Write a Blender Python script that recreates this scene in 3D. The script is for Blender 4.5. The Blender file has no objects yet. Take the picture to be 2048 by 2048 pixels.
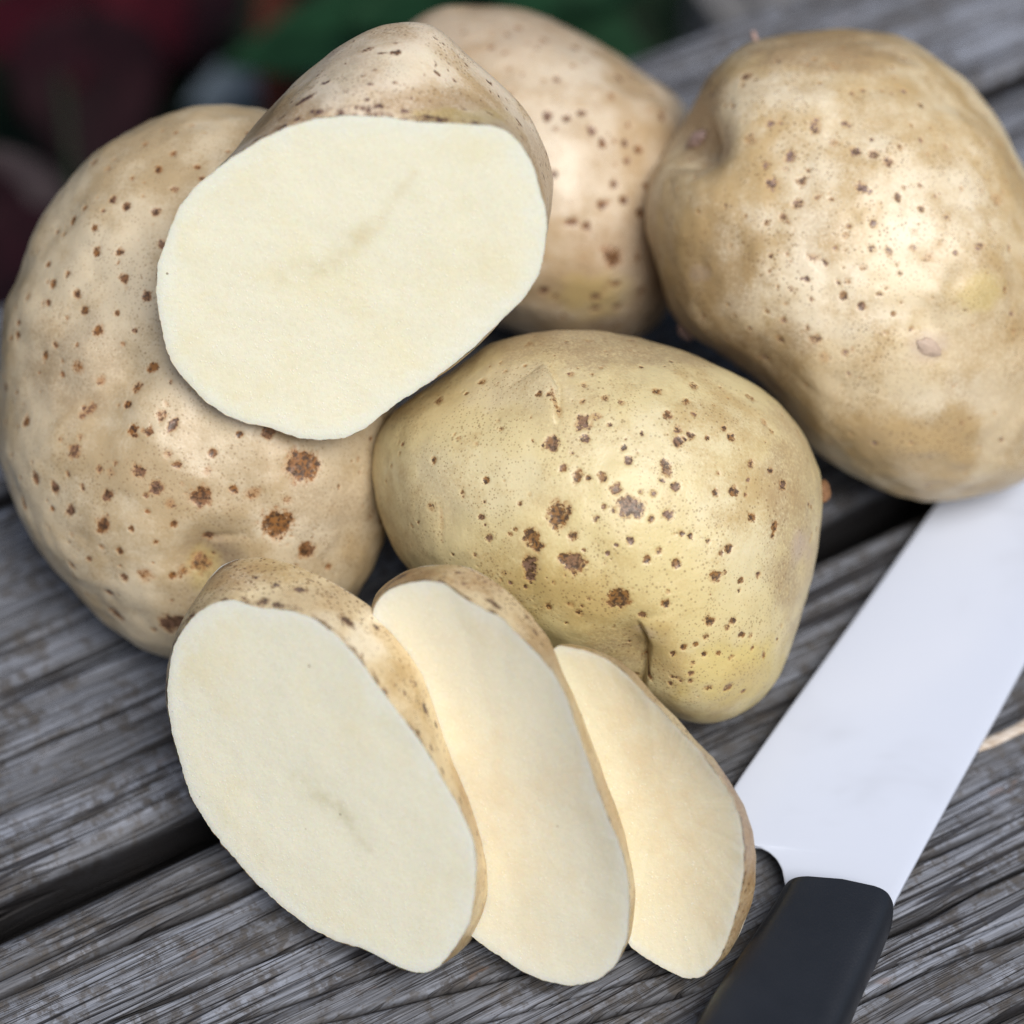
import bpy, bmesh, math, random
import numpy as np
from math import radians, tan, sin, cos
from mathutils import Vector, Matrix

random.seed(7)
rng = np.random.default_rng(11)
S = bpy.context.scene
COL = S.collection

# ------------------------------------------------------------------ camera, sky, sun, exposure
PITCH, FOV, DIST = radians(50), radians(20), 0.62
FWD = np.array([0, cos(PITCH), -sin(PITCH)])
UP = np.array([0, sin(PITCH), cos(PITCH)])
RIGHT = np.array([1.0, 0, 0])
EYE = -FWD * DIST
FPX = 1024 / tan(FOV / 2)                 # focal length in pixels of the 2048 px photograph

cam_data = bpy.data.cameras.new("camera")
cam = bpy.data.objects.new("camera", cam_data)
COL.objects.link(cam)
cam.location = EYE
cam.rotation_euler = (math.pi / 2 - PITCH, 0, 0)
cam_data.sensor_width = 36
cam_data.sensor_fit = 'HORIZONTAL'
cam_data.angle = FOV
cam_data.clip_start = 0.02
cam_data.clip_end = 100
cam_data.dof.use_dof = True
cam_data.dof.focus_distance = 0.545
cam_data.dof.aperture_fstop = 6.3
cam_data.dof.aperture_blades = 7
S.camera = cam

SUN_AZ, SUN_EL = radians(-60), radians(58)     # azimuth counted from +x towards +y
world = bpy.data.worlds.new("World")
S.world = world
world.use_nodes = True
wn = world.node_tree
sky = wn.nodes.new('ShaderNodeTexSky')
sky.sky_type = 'NISHITA'
sky.sun_disc = False
sky.sun_elevation = SUN_EL
sky.sun_rotation = math.pi / 2 - SUN_AZ
sky.air_density = 1.0
sky.dust_density = 3.0
sky.ozone_density = 1.0
bg = wn.nodes['Background']
bg.inputs['Strength'].default_value = 0.065
wn.links.new(sky.outputs[0], bg.inputs['Color'])

sun_data = bpy.data.lights.new("sun", 'SUN')
sun_data.energy = 2.9
sun_data.angle = radians(34)
sun_data.color = (1.0, 0.97, 0.915)
sun = bpy.data.objects.new("sun", sun_data)
COL.objects.link(sun)
sdir = Vector((cos(SUN_EL) * cos(SUN_AZ), cos(SUN_EL) * sin(SUN_AZ), sin(SUN_EL)))
sun.rotation_euler = sdir.to_track_quat('Z', 'Y').to_euler()
sun.location = sdir * 3

S.view_settings.view_transform = 'Standard'
S.view_settings.look = 'None'
S.view_settings.gamma = 1
S.view_settings.exposure = 0.24
S.render.engine = 'CYCLES'
S.cycles.use_denoising = True
S.cycles.denoising_prefilter = 'NONE'
S.cycles.max_bounces = 10

# ------------------------------------------------------------------ helpers
def raydir(x, y):
    x = np.asarray(x, float); y = np.asarray(y, float)
    return (FWD[None] + RIGHT[None] * ((x.ravel() - 1024) / FPX)[:, None]
            + UP[None] * ((1024 - y.ravel()) / FPX)[:, None])

def at_z(x, y, z=0.0):
    """the point of height z that stands at that place in the photograph"""
    d = raydir([x], [y])[0]
    return EYE + d * ((z - EYE[2]) / d[2])

def hash3(ix, iy, iz, seed):
    h = (ix * 374761393 + iy * 668265263 + iz * 2147483647 + seed * 974634777) & 0xffffffff
    h = ((h ^ (h >> 13)) * 1274126177) & 0xffffffff
    h = ((h ^ (h >> 16)) * 2246822519) & 0xffffffff
    return ((h ^ (h >> 15)) & 0xffff).astype(np.float64) / 32767.5 - 1

def noise(P, f=1.0, seed=0, octaves=1):
    """smooth value noise, about -1..1, at the points P (n x 3)"""
    out = 0; amp = 1.0
    for o in range(octaves):
        Q = np.asarray(P) * (f * 2 ** o) + 17.3 * o
        I = np.floor(Q).astype(np.int64); T = Q - I
        T = T * T * T * (T * (T * 6 - 15) + 10)
        v = 0
        for dx in (0, 1):
            wx = T[:, 0] if dx else 1 - T[:, 0]
            for dy in (0, 1):
                wy = T[:, 1] if dy else 1 - T[:, 1]
                for dz in (0, 1):
                    wz = T[:, 2] if dz else 1 - T[:, 2]
                    v = v + wx * wy * wz * hash3(I[:, 0] + dx, I[:, 1] + dy, I[:, 2] + dz, seed + o)
        out = out + amp * v; amp *= 0.5
    return out

def smooth(a, b, x):
    t = np.clip((x - a) / (b - a), 0, 1)
    return t * t * (3 - 2 * t)

def make_mesh(name, V, F, attrs=None, flat=False):
    """V n x 3, F m x k (quads or tris, an array) -> mesh with point attributes"""
    me = bpy.data.meshes.new(name)
    F = np.asarray(F, np.int32); k = F.shape[1]
    me.vertices.add(len(V)); me.vertices.foreach_set("co", np.asarray(V, np.float32).ravel())
    me.loops.add(F.size); me.loops.foreach_set("vertex_index", F.ravel())
    me.polygons.add(len(F))
    me.polygons.foreach_set("loop_start", np.arange(0, F.size, k, dtype=np.int32))
    me.polygons.foreach_set("loop_total", np.full(len(F), k, np.int32))
    me.polygons.foreach_set("use_smooth", np.full(len(F), not flat))
    me.update(calc_edges=True); me.validate()
    for n, a in (attrs or {}).items():
        at = me.attributes.new(n, 'FLOAT', 'POINT')
        at.data.foreach_set("value", np.asarray(a, np.float32))
    return me

def obj(name, me, mat=None, parent=None, loc=None):
    o = bpy.data.objects.new(name, me)
    COL.objects.link(o)
    if mat: me.materials.append(mat)
    if parent: o.parent = parent
    if loc is not None: o.location = loc
    return o

def thing(name, label, cat, loc=(0, 0, 0), rotz=0.0, group=None):
    o = bpy.data.objects.new(name, None)
    o.empty_display_size = 0.02
    COL.objects.link(o)
    o.location = loc; o.rotation_euler = (0, 0, rotz)
    o['label'] = label; o['category'] = cat
    if group: o['group'] = group
    return o

def tag(o, label, cat, group=None):
    o['label'] = label; o['category'] = cat
    if group: o['group'] = group
    return o

# ------------------------------------------------------------------ node helpers
class NT:
    def __init__(self, name):
        self.mat = bpy.data.materials.new(name); self.mat.use_nodes = True
        self.t = self.mat.node_tree; self.b = self.t.nodes['Principled BSDF']
        self.out = self.t.nodes['Material Output']
        tc = self.t.nodes.new('ShaderNodeTexCoord'); self.obj = tc.outputs['Object']
    def set(self, sock, v):
        if hasattr(v, 'node'): self.t.links.new(v, sock)
        else: sock.default_value = v
    def n(self, kind, **kw):
        nd = self.t.nodes.new(kind)
        for k, v in kw.items(): setattr(nd, k, v)
        return nd
    def map(self, scale, src=None, loc=(0, 0, 0)):
        m = self.n('ShaderNodeMapping'); m.inputs['Scale'].default_value = scale
        m.inputs['Location'].default_value = loc
        self.t.links.new(src or self.obj, m.inputs['Vector']); return m.outputs[0]
    def noise(self, scale, detail=2, rough=0.5, src=None, dist=0.0):
        m = self.n('ShaderNodeTexNoise'); m.inputs['Scale'].default_value = scale
        m.inputs['Detail'].default_value = detail; m.inputs['Roughness'].default_value = rough
        m.inputs['Distortion'].default_value = dist
        self.t.links.new(src or self.obj, m.inputs['Vector']); return m.outputs['Fac']
    def voro(self, scale, src=None, rnd=1.0):
        m = self.n('ShaderNodeTexVoronoi'); m.inputs['Scale'].default_value = scale
        m.inputs['Randomness'].default_value = rnd
        self.t.links.new(src or self.obj, m.inputs['Vector']); return m.outputs['Distance'], m.outputs['Color']
    def attr(self, name):
        a = self.n('ShaderNodeAttribute'); a.attribute_name = name; return a.outputs['Fac']
    def math(self, op, a, b=0.0, clamp=False):
        m = self.n('ShaderNodeMath', operation=op); m.use_clamp = clamp
        self.set(m.inputs[0], a); self.set(m.inputs[1], b); return m.outputs[0]
    def ss(self, a, b, x):
        m = self.n('ShaderNodeMapRange'); m.interpolation_type = 'SMOOTHSTEP'
        self.set(m.inputs['Value'], x); m.inputs['From Min'].default_value = a; m.inputs['From Max'].default_value = b
        return m.outputs[0]
    def mix(self, f, a, b, mode='MIX'):
        m = self.n('ShaderNodeMix', data_type='RGBA', blend_type=mode)
        self.set(m.inputs[0], f); self.set(m.inputs[6], a); self.set(m.inputs[7], b); return m.outputs[2]
    def bump(self, h, strength=0.5, dist=0.001, normal=None):
        m = self.n('ShaderNodeBump'); m.inputs['Strength'].default_value = strength
        m.inputs['Distance'].default_value = dist; self.set(m.inputs['Height'], h)
        if normal is not None: self.t.links.new(normal, m.inputs['Normal'])
        return m.outputs[0]
    def fin(self, color, rough=0.5, normal=None, spec=0.5, sss=0.0, radius=(0.003, 0.002, 0.001)):
        b = self.b
        self.set(b.inputs['Base Color'], color); self.set(b.inputs['Roughness'], rough)
        b.inputs['Specular IOR Level'].default_value = spec
        if normal is not None: self.t.links.new(normal, b.inputs['Normal'])
        if sss:
            b.inputs['Subsurface Weight'].default_value = sss
            b.inputs['Subsurface Radius'].default_value = radius
            b.inputs['Subsurface Scale'].default_value = 1.0
        return self.mat

def c4(r, g, b): return (r, g, b, 1)

def skin_mat(name, pale, tan_, russet, spotc, stip=0.5, mot=(0.42, 0.62), stipscale=1050, gr=0.25, lit_pale=c4(0.78, 0.69, 0.52)):
    m = NT(name)
    big = m.noise(38, 3, 0.55, dist=0.4)
    mid = m.noise(140, 3, 0.6)
    fine = m.noise(1500, 2, 0.6)
    f = m.math('ADD', big, m.math('MULTIPLY', m.math('SUBTRACT', mid, 0.5), 0.5))
    f = m.math('ADD', f, m.math('MULTIPLY', m.math('SUBTRACT', fine, 0.5), gr))
    col = m.mix(m.ss(mot[0], mot[1], f), pale, tan_)
    col = m.mix(m.math('MULTIPLY', m.attr('pale'), m.ss(0.75, 0.35, f)), col, lit_pale)  # paler areas: skin tone plus highlights painted into the colour
    col = m.mix(m.math('MULTIPLY', m.attr('russet'), m.ss(0.2, 0.75, m.math('ADD', fine, m.math('MULTIPLY', mid, 0.2)))), col, russet)
    col = m.mix(m.attr('patch'), col, c4(0.50, 0.39, 0.31))
    col = m.mix(m.attr('green'), col, c4(0.60, 0.47, 0.14))
    # fine brown stipple that comes and goes over the skin
    d, vc = m.voro(stipscale)
    dots = m.ss(0.34, 0.14, d)
    where = m.ss(0.44, 0.60, m.noise(75, 2, 0.5))
    dots = m.math('MULTIPLY', m.math('MULTIPLY', dots, where), stip)
    col = m.mix(dots, col, c4(0.17, 0.085, 0.03))
    sp = m.attr('spot')
    tex = m.noise(1700, 2, 0.7); tex2 = m.noise(1250, 2, 0.6)
    halo = m.math('MULTIPLY', m.ss(0.04, 0.60, sp), 0.55)
    col = m.mix(halo, col, c4(spotc[0] * 2.1, spotc[1] * 2.2, spotc[2] * 2.2))
    g = m.math('ADD', sp, m.math('MULTIPLY', m.math('SUBTRACT', tex, 0.5), 1.7))
    core = m.ss(0.36, 0.66, g)
    vk = m.noise(70, 2, 0.5)
    warmc = m.mix(m.ss(0.42, 0.60, vk), c4(spotc[0] * 1.25, spotc[1] * 1.2, spotc[2] * 0.9), c4(spotc[0] * 0.95, spotc[1] * 1.15, spotc[2] * 2.4))
    sc = m.mix(m.ss(0.42, 0.58, m.math('ADD', m.math('MULTIPLY', tex2, 0.75), m.math('MULTIPLY', tex, 0.25))), c4(spotc[0] * 0.24, spotc[1] * 0.24, spotc[2] * 0.4), warmc)
    col = m.mix(m.math('MULTIPLY', core, 0.92), col, sc)
    # very fine freckles over the whole skin
    fd, fvc = m.voro(1500)
    fr = m.math('MULTIPLY', m.ss(0.34, 0.14, fd), m.ss(0.38, 0.60, m.noise(60, 3, 0.65)))
    col = m.mix(m.math('MULTIPLY', fr, 0.6), col, c4(0.25, 0.15, 0.07))
    h = m.math('ADD', m.math('MULTIPLY', fine, 0.10), m.math('MULTIPLY', mid, 0.5))
    h = m.math('SUBTRACT', h, m.math('MULTIPLY', sp, 0.35))
    pd, pc = m.voro(1150)
    h = m.math('ADD', h, m.math('MULTIPLY', m.ss(0.0, 0.5, pd), 0.07))
    nrm = m.bump(h, 0.6, 0.0006)
    rough = m.math('ADD', 0.33, m.math('MULTIPLY', m.noise(90, 2), 0.20))
    return m.fin(col, rough, nrm, 0.5, 0.12, (0.002, 0.0012, 0.0006))

def flesh_mat(name, base, warm, white, streak=c4(0.62, 0.52, 0.28), seedloc=(0, 0, 0), warmth=(0.45, 0.75)):
    m = NT(name)
    src = m.map((1, 1, 1), loc=seedloc)
    a = m.noise(45, 3, 0.6, src); b = m.noise(220, 3, 0.6, src); fine = m.noise(1400, 2, 0.7, src)
    col = m.mix(m.ss(warmth[0], warmth[1], m.math('ADD', a, m.math('MULTIPLY', m.math('SUBTRACT', b, 0.5), 0.35))), base, warm)
    col = m.mix(m.attr('rim'), col, white)
    col = m.mix(m.math('MULTIPLY', m.attr('core'), m.ss(0.25, 0.7, b)), col, streak)
    # a few tiny dark crumbs
    d, vc = m.voro(190, src)
    crumb = m.math('MULTIPLY', m.ss(0.060, 0.035, d), m.ss(0.72, 0.76, vc))
    col = m.mix(m.math('MULTIPLY', crumb, 0.75), col, c4(0.16, 0.09, 0.03))
    # starch grains: glints painted in as pale specks, and a fine tooth
    gd, gc = m.voro(1500, src)
    gl = m.math('MULTIPLY', m.ss(0.36, 0.16, gd), m.ss(0.45, 0.70, m.noise(600, 2, 0.6, src)))
    col = m.mix(m.math('MULTIPLY', gl, 0.6), col, c4(0.90, 0.89, 0.80))
    col = m.mix(m.math('MULTIPLY', m.ss(0.52, 0.34, fine), 0.12), col, c4(0.62, 0.55, 0.34))
    st = m.noise(1.0, 2, 0.6, m.map((300, 900, 600), src))
    h = m.math('ADD', m.math('MULTIPLY', fine, 0.35), m.math('ADD', m.math('MULTIPLY', st, 0.40), m.math('MULTIPLY', b, 0.4)))
    h = m.math('ADD', h, m.math('MULTIPLY', gl, 0.5))
    nrm = m.bump(h, 0.30, 0.0004)
    rough = m.math('ADD', 0.15, m.math('MULTIPLY', m.noise(700, 1, 0.5, src), 0.22))
    return m.fin(col, rough, nrm, 0.4, 0.45, (0.0045, 0.0032, 0.0017))

# ------------------------------------------------------------------ the table: weathered planks
AZ = radians(29.8)
E1 = np.array([cos(AZ), sin(AZ), 0]); E2 = np.array([-sin(AZ), cos(AZ), 0])

def wood_mat(name, loc, tone=1.0):
    m = NT(name)
    base = m.map((1, 1, 1), loc=loc)
    warp = m.noise(9, 2, 0.5, base)
    # shift the across coordinate a little with a slow noise: the grain wanders
    cx = m.n('ShaderNodeCombineXYZ')
    m.set(cx.inputs[1], m.math('MULTIPLY', m.math('SUBTRACT', warp, 0.5), 0.006))
    va = m.n('ShaderNodeVectorMath', operation='ADD')
    m.t.links.new(base, va.inputs[0]); m.t.links.new(cx.outputs[0], va.inputs[1])
    g = va.outputs[0]
    fib = m.noise(1.0, 4, 0.65, m.map((48, 900, 300), g))
    fib2 = m.noise(1.0, 3, 0.6, m.map((12, 260, 100), g))
    band = m.noise(1.0, 3, 0.55, m.map((5, 75, 40), g))
    blot = m.noise(1.0, 5, 0.68, m.map((70, 150, 100), g), 0.6)
    blot2 = m.noise(1.0, 4, 0.7, m.map((240, 480, 300), g))
    crk = m.noise(1.0, 1, 0.4, m.map((6, 300, 100), g))
    hair = m.ss(0.026, 0.008, m.math('ABSOLUTE', m.math('SUBTRACT', crk, 0.5)))
    hair = m.math('MULTIPLY', hair, m.ss(0.36, 0.50, m.noise(1.0, 2, 0.5, m.map((22, 60, 40), g))))
    crk2 = m.noise(1.0, 2, 0.5, m.map((16, 700, 100), g))
    hair2 = m.ss(0.03, 0.004, m.math('ABSOLUTE', m.math('SUBTRACT', crk2, 0.52)))
    t = tone * 0.84
    fib3 = m.noise(1.0, 3, 0.6, m.map((45, 2600, 900), g))
    check = m.noise(1.0, 4, 0.7, m.map((330, 210, 200), g))          # short marks across the grain
    col = m.mix(m.ss(0.34, 0.66, band), c4(0.160 * t, 0.168 * t, 0.192 * t), c4(0.33 * t, 0.36 * t, 0.435 * t))
    col = m.mix(m.math('MULTIPLY', m.ss(0.55, 0.40, fib2), 0.32), col, c4(0.115 * t, 0.108 * t, 0.105 * t))
    col = m.mix(m.math('MULTIPLY', m.ss(0.52, 0.40, fib), 0.40), col, c4(0.065 * t, 0.062 * t, 0.063 * t))
    col = m.mix(m.math('MULTIPLY', m.ss(0.54, 0.70, fib), 0.35), col, c4(0.46 * t, 0.48 * t, 0.55 * t))
    col = m.mix(m.math('MULTIPLY', m.ss(0.52, 0.36, fib3), 0.6), col, c4(0.07 * t, 0.068 * t, 0.07 * t))
    dirt = m.math('MULTIPLY', m.ss(0.44, 0.58, blot), m.ss(0.42, 0.54, check))
    col = m.mix(m.math('MULTIPLY', dirt, 0.7), col, c4(0.060, 0.050, 0.041))
    col = m.mix(m.math('MULTIPLY', m.ss(0.55, 0.63, check), 0.55), col, c4(0.09, 0.078, 0.068))
    col = m.mix(m.math('MULTIPLY', m.ss(0.62, 0.69, blot2), 0.7), col, c4(0.040, 0.033, 0.028))
    rust = m.math('MULTIPLY', m.ss(0.66, 0.74, m.noise(1.0, 3, 0.6, m.map((90, 170, 90), g, (3, 1, 0)))), 0.35)
    flake = m.math('MULTIPLY', m.ss(0.56, 0.64, m.noise(1.0, 4, 0.65, m.map((160, 420, 300), g, (5, 2, 0)))), m.ss(0.44, 0.56, blot))
    flake = m.math('MULTIPLY', flake, 0.22)
    col = m.mix(flake, col, c4(0.46 * t, 0.50 * t, 0.60 * t))
    col = m.mix(rust, col, c4(0.20, 0.11, 0.06))
    col = m.mix(m.math('MULTIPLY', hair, 0.9), col, c4(0.016, 0.015, 0.018))
    col = m.mix(m.math('MULTIPLY', hair2, 0.8), col, c4(0.04, 0.037, 0.038))
    col = m.mix(m.attr('crack_gap_shade'), col, c4(0.010, 0.009, 0.010))
    h = m.math('ADD', m.math('MULTIPLY', fib, 0.8), m.math('MULTIPLY', fib2, 0.8))
    h = m.math('SUBTRACT', h, m.math('ADD', m.math('MULTIPLY', hair, 1.0), m.math('MULTIPLY', hair2, 0.4)))
    nrm = m.bump(h, 0.75, 0.0008)
    return m.fin(col, 0.68, nrm, 0.35)

def plank(parent, v0, v1, cracks, mat, seed, nv, dense, zoff=0.0, thick=0.036, nu=420, bow=0.0):
    """a board from v0 to v1 across (metres along E2), 1.3 m long; cracks: (ua, va, ub, vb, width, depth)"""
    w = v1 - v0
    u = np.concatenate([np.linspace(-0.75, dense[0], 16)[:-1], np.linspace(dense[0], dense[1], nu),
                        np.linspace(dense[1], 0.75, 16)[1:]])
    r = 0.0045
    ph = np.linspace(0, math.pi / 2, 7)
    a = np.array([[-0.0, -thick]] + [[r - r * cos(p), -r + r * sin(p)] for p in ph])
    mid = np.stack([np.linspace(r, w - r, nv)[1:-1], np.zeros(nv - 2)], 1)
    b = np.array([[w - r + r * sin(p), -r + r * cos(p)] for p in ph] + [[w, -thick]])
    sec = np.vstack([a, mid, b]); K = len(sec)
    U = np.repeat(u, K); Vv = np.tile(sec[:, 0], len(u)); Z = np.tile(sec[:, 1], len(u))
    P = np.stack([U, Vv, Z], 1)
    top = (Z > -r * 1.01).astype(float)
    wob = noise(np.stack([U * 14, Vv * 22, U * 0], 1), 1, seed, 2) * 0.0011
    ck = np.zeros(len(U)); dz = np.zeros(len(U))
    for k, (ua, va, ub, vb, cw, cd) in enumerate(cracks):
        t = (U - ua) / (ub - ua)
        line = va + (vb - va) * t - v0
        wj = cw * (0.75 + 0.5 * noise(np.stack([U * 60, U * 0 + k, U * 0], 1), 1, seed + 5)) * smooth(0, 0.16, t) * smooth(1, 0.84, t)
        s = np.abs(Vv - line + wob * 0.6) / np.maximum(wj, 1e-6)
        gk = np.where(wj > 1e-6, np.exp(-s ** 2 * 1.2), 0)
        ck = np.maximum(ck, gk); dz -= cd * gk
    ridge = noise(np.stack([U * 7, (Vv + wob) * 420, U * 0], 1), 1, seed + 9, 2) * 0.00016
    ridge += noise(np.stack([U * 5, (Vv + wob) * 90, U * 0], 1), 1, seed + 12, 2) * 0.0003
    edge = noise(np.stack([U * 30, Vv * 30, Z * 60], 1), 1, seed + 21, 3)
    P[:, 2] += top * (dz + ridge)
    side = np.exp(-np.minimum(Vv, w - Vv) / 0.004)
    P[:, 2] += top * side * edge * 0.0007
    P[:, 1] += np.where(Vv < w / 2, 1, -1) * side * (edge * 0.6 + 0.3) * 0.0006
    P[:, 2] += zoff - 0.00045
    n = len(u)
    i = np.arange(n - 1)[:, None] * K + np.arange(K - 1)[None]
    F = np.stack([i, i + K, i + K + 1, i + 1], -1).reshape(-1, 4)[:, ::-1]
    j = np.arange(n - 1) * K
    F = np.vstack([F, np.stack([j, j + K - 1, j + 2 * K - 1, j + K], 1)[:, ::-1]])
    me = make_mesh("plank", P, F, {'crack_gap_shade': np.maximum(np.clip(ck, 0, 1) * top, 0.96 * smooth(-r * 0.3, -r * 0.85, Z))})  # cracks, plus gap walls blackened with depth: their deep shade painted in
    bm = bmesh.new(); bm.from_mesh(me)
    bmesh.ops.holes_fill(bm, edges=[e for e in bm.edges if e.is_boundary], sides=0)
    bmesh.ops.recalc_face_normals(bm, faces=bm.faces); bm.to_mesh(me); bm.free()
    o = obj("plank", me, mat, parent)
    o.location = (0, v0, 0)
    return o

def uv_of(x, y):
    p = at_z(x, y); return float(p @ E1), float(p @ E2)

def crack_px(x0, y0, x1, y1, w, d):
    a = uv_of(x0, y0); b = uv_of(x1, y1); return (a[0], a[1], b[0], b[1], w, d)

table = thing("wooden_table", "weathered grey wooden table top of planks under the potatoes", "table", (0, 0, 0), AZ)
vgap_lo = np.mean([uv_of(0, 1863)[1], uv_of(1648, 1103)[1]])
vgap_hi = np.mean([uv_of(0, 1822)[1], uv_of(1648, 1050)[1]]) + 0.0030
vgr = np.mean([uv_of(1965, 178)[1], uv_of(2048, 145)[1]])
vrear = np.mean([uv_of(1259, 108)[1], uv_of(1459, 32)[1]])
crk_front = [
    crack_px(-160, 2030, 560, 1690, .0006, .0012), crack_px(-200, 2080, 900, 1590, .0009, .0022),
    crack_px(130, 2080, 1500, 1500, .0008, .0018), crack_px(330, 2090, 1260, 1760, .0005, .001),
    crack_px(1560, 1840, 2120, 1600, .0007, .0015), crack_px(1650, 1925, 2200, 1660, .0010, .0028),
    crack_px(1600, 2055, 2200, 1795, .0012, .0032), crack_px(1720, 1960, 2150, 1790, .0005, .001),
    crack_px(1780, 2070, 2200, 1905, .0006, .0014), crack_px(1880, 2090, 2250, 1930, .0008, .002),
    crack_px(560, 2060, 1500, 1830, .0006, .0012), crack_px(820, 2080, 1480, 1900, .0005, .001),
    crack_px(1830, 1640, 2140, 1500, .0006, .0012), crack_px(1000, 2090, 1420, 1975, .0006, .0014),
    crack_px(60, 1900, 480, 1720, .0004, .0008), crack_px(1500, 1700, 2100, 1400, .0007, .0016)]
crk_mid = [
    crack_px(-120, 1340, 260, 1150, .0008, .0018), crack_px(-80, 1425, 300, 1240, .0008, .0016),
    crack_px(-150, 1690, 460, 1410, .0009, .0020), crack_px(-160, 1780, 300, 1570, .0007, .0014),
    crack_px(-100, 1440, 260, 1275, .0005, .001), crack_px(-100, 1560, 420, 1330, .0006, .001),
    crack_px(1560, 1080, 2100, 830, .0008, .0018), crack_px(-60, 1180, 200, 1050, .0006, .0012),
    crack_px(1930, 420, 2300, 260, .0008, .0018), crack_px(1900, 560, 2300, 380, .0007, .0018)]
crk_far = [crack_px(1300, 150, 1700, -20, .0009, .002), crack_px(1180, 260, 1500, 120, .0009, .002),
           crack_px(1800, 100, 2200, -60, .0008, .002)]
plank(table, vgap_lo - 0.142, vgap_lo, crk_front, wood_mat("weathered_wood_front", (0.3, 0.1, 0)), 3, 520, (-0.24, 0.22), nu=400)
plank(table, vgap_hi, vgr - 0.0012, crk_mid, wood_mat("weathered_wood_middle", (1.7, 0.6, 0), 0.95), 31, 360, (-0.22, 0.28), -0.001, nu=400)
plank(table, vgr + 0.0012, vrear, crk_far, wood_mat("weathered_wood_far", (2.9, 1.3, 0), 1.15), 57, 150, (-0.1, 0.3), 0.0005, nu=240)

# ------------------------------------------------------------------ outlines and blobs
def closed_radius(pts, n=720, sig=5):
    """outline points -> centre and radius at n angles, lightly smoothed (image y upwards)"""
    p = np.array(pts, float)
    q = np.vstack([p, p[:1]])
    L = np.concatenate([[0], np.cumsum(np.hypot(*np.diff(q, axis=0).T))])
    s = np.linspace(0, L[-1], 1200, endpoint=False)
    q = np.stack([np.interp(s, L, q[:, 0]), np.interp(s, L, q[:, 1])], 1)
    x, y = q.T; xn, yn = np.roll(x, -1), np.roll(y, -1); cr = x * yn - xn * y
    c = np.array([((x + xn) * cr).sum(), ((y + yn) * cr).sum()]) / (3 * cr.sum())
    th = np.arctan2(-(q[:, 1] - c[1]), q[:, 0] - c[0]) % (2 * math.pi); R = np.hypot(*(q - c).T)
    o = np.argsort(th); th = th[o]; R = R[o]
    tt = np.arange(n) * 2 * math.pi / n
    Rn = np.interp(tt, np.concatenate([th - 2 * math.pi, th, th + 2 * math.pi]), np.tile(R, 3))
    k = np.exp(-0.5 * (np.arange(-20, 21) / sig) ** 2); k /= k.sum()
    Rn = np.convolve(np.concatenate([Rn[-20:], Rn, Rn[:20]]), k, 'valid')
    return c, Rn

def rad_at(Rn, th):
    n = len(Rn); x = (th % (2 * math.pi)) * n / (2 * math.pi)
    i = np.floor(x).astype(int); f = x - i
    return Rn[i % n] * (1 - f) + Rn[(i + 1) % n] * f

_bm = bmesh.new(); bmesh.ops.create_icosphere(_bm, subdivisions=8, radius=1.0)
ICO_V = np.array([v.co[:] for v in _bm.verts]); _bm.verts.index_update()
ICO_F = np.array([[v.index for v in f.verts] for f in _bm.faces]); _bm.free()
ICO_V /= np.linalg.norm(ICO_V, axis=1)[:, None]

def mesh_normals(V, F):
    n = np.zeros_like(V); a = V[F[:, 1]] - V[F[:, 0]]; b = V[F[:, 2]] - V[F[:, 0]]
    c = np.cross(a, b)
    for k in range(F.shape[1]):
        for d in range(3): n[:, d] += np.bincount(F[:, k], c[:, d], len(V))
    return n / (np.linalg.norm(n, axis=1)[:, None] + 1e-12)

def project(Q):
    """normalised camera-space points (x right, y up, z forward) -> photograph pixels"""
    return np.stack([1024 + FPX * Q[:, 0] / Q[:, 2], 1024 - FPX * Q[:, 1] / Q[:, 2]], 1)

def to_world(Q):
    return Q[:, :1] * RIGHT + Q[:, 1:2] * UP + Q[:, 2:3] * FWD

def paint_spots(Q, N, spots, seed, random_n=120, rrange=(3, 8), faces=None, front=True):
    """marks on the skin, each at its own surface point; Q in units of the distance, sizes in photo pixels"""
    px = project(Q); view = -Q / np.linalg.norm(Q, axis=1)[:, None]
    facing = (N * view).sum(1) > 0.08
    idx = np.where(facing)[0]
    U = 1.0 / FPX
    nz = noise(Q / U, 1 / 9.0, seed, 2); nz2 = noise(Q / U, 1 / 5.0, seed + 4, 1)
    sp = np.zeros(len(Q))
    def add(cen, nrm, r, st, el=1.0, an=0.0):
        R = r * 1.13 * U
        sel = np.where(((Q - cen) ** 2).sum(1) < (R * 2.2 * max(el, 1)) ** 2)[0]
        if not len(sel): return
        d = Q[sel] - cen
        ax = np.array([cos(an), sin(an), 0.0]); ax = ax - nrm * (ax @ nrm); ax /= np.linalg.norm(ax) + 1e-9
        along = d @ ax
        rest = np.sqrt(np.maximum((d ** 2).sum(1) - along ** 2, 0))
        q = np.sqrt((along / el) ** 2 + rest ** 2) / R
        q = q + 0.30 * nz[sel] + 0.18 * nz2[sel]
        sp[sel] = np.maximum(sp[sel], st * (1 - smooth(0.35, 1.45, q)))
    for s in spots:
        x, y, r = s[:3]; st = s[3] if len(s) > 3 else 0.9
        el = s[4] if len(s) > 4 else 1.0; an = s[5] if len(s) > 5 else 0.0
        k = idx[np.argmin(((px[idx] - (x, y)) ** 2).sum(1))]
        add(Q[k], N[k], r, st, el, an)
    for _ in range(random_n):
        k = rng.integers(len(Q))
        add(Q[k], N[k], rng.uniform(*rrange), rng.uniform(0.25, 0.75), rng.uniform(0.8, 1.5), rng.uniform(0, 3.1))
    return sp

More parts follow.
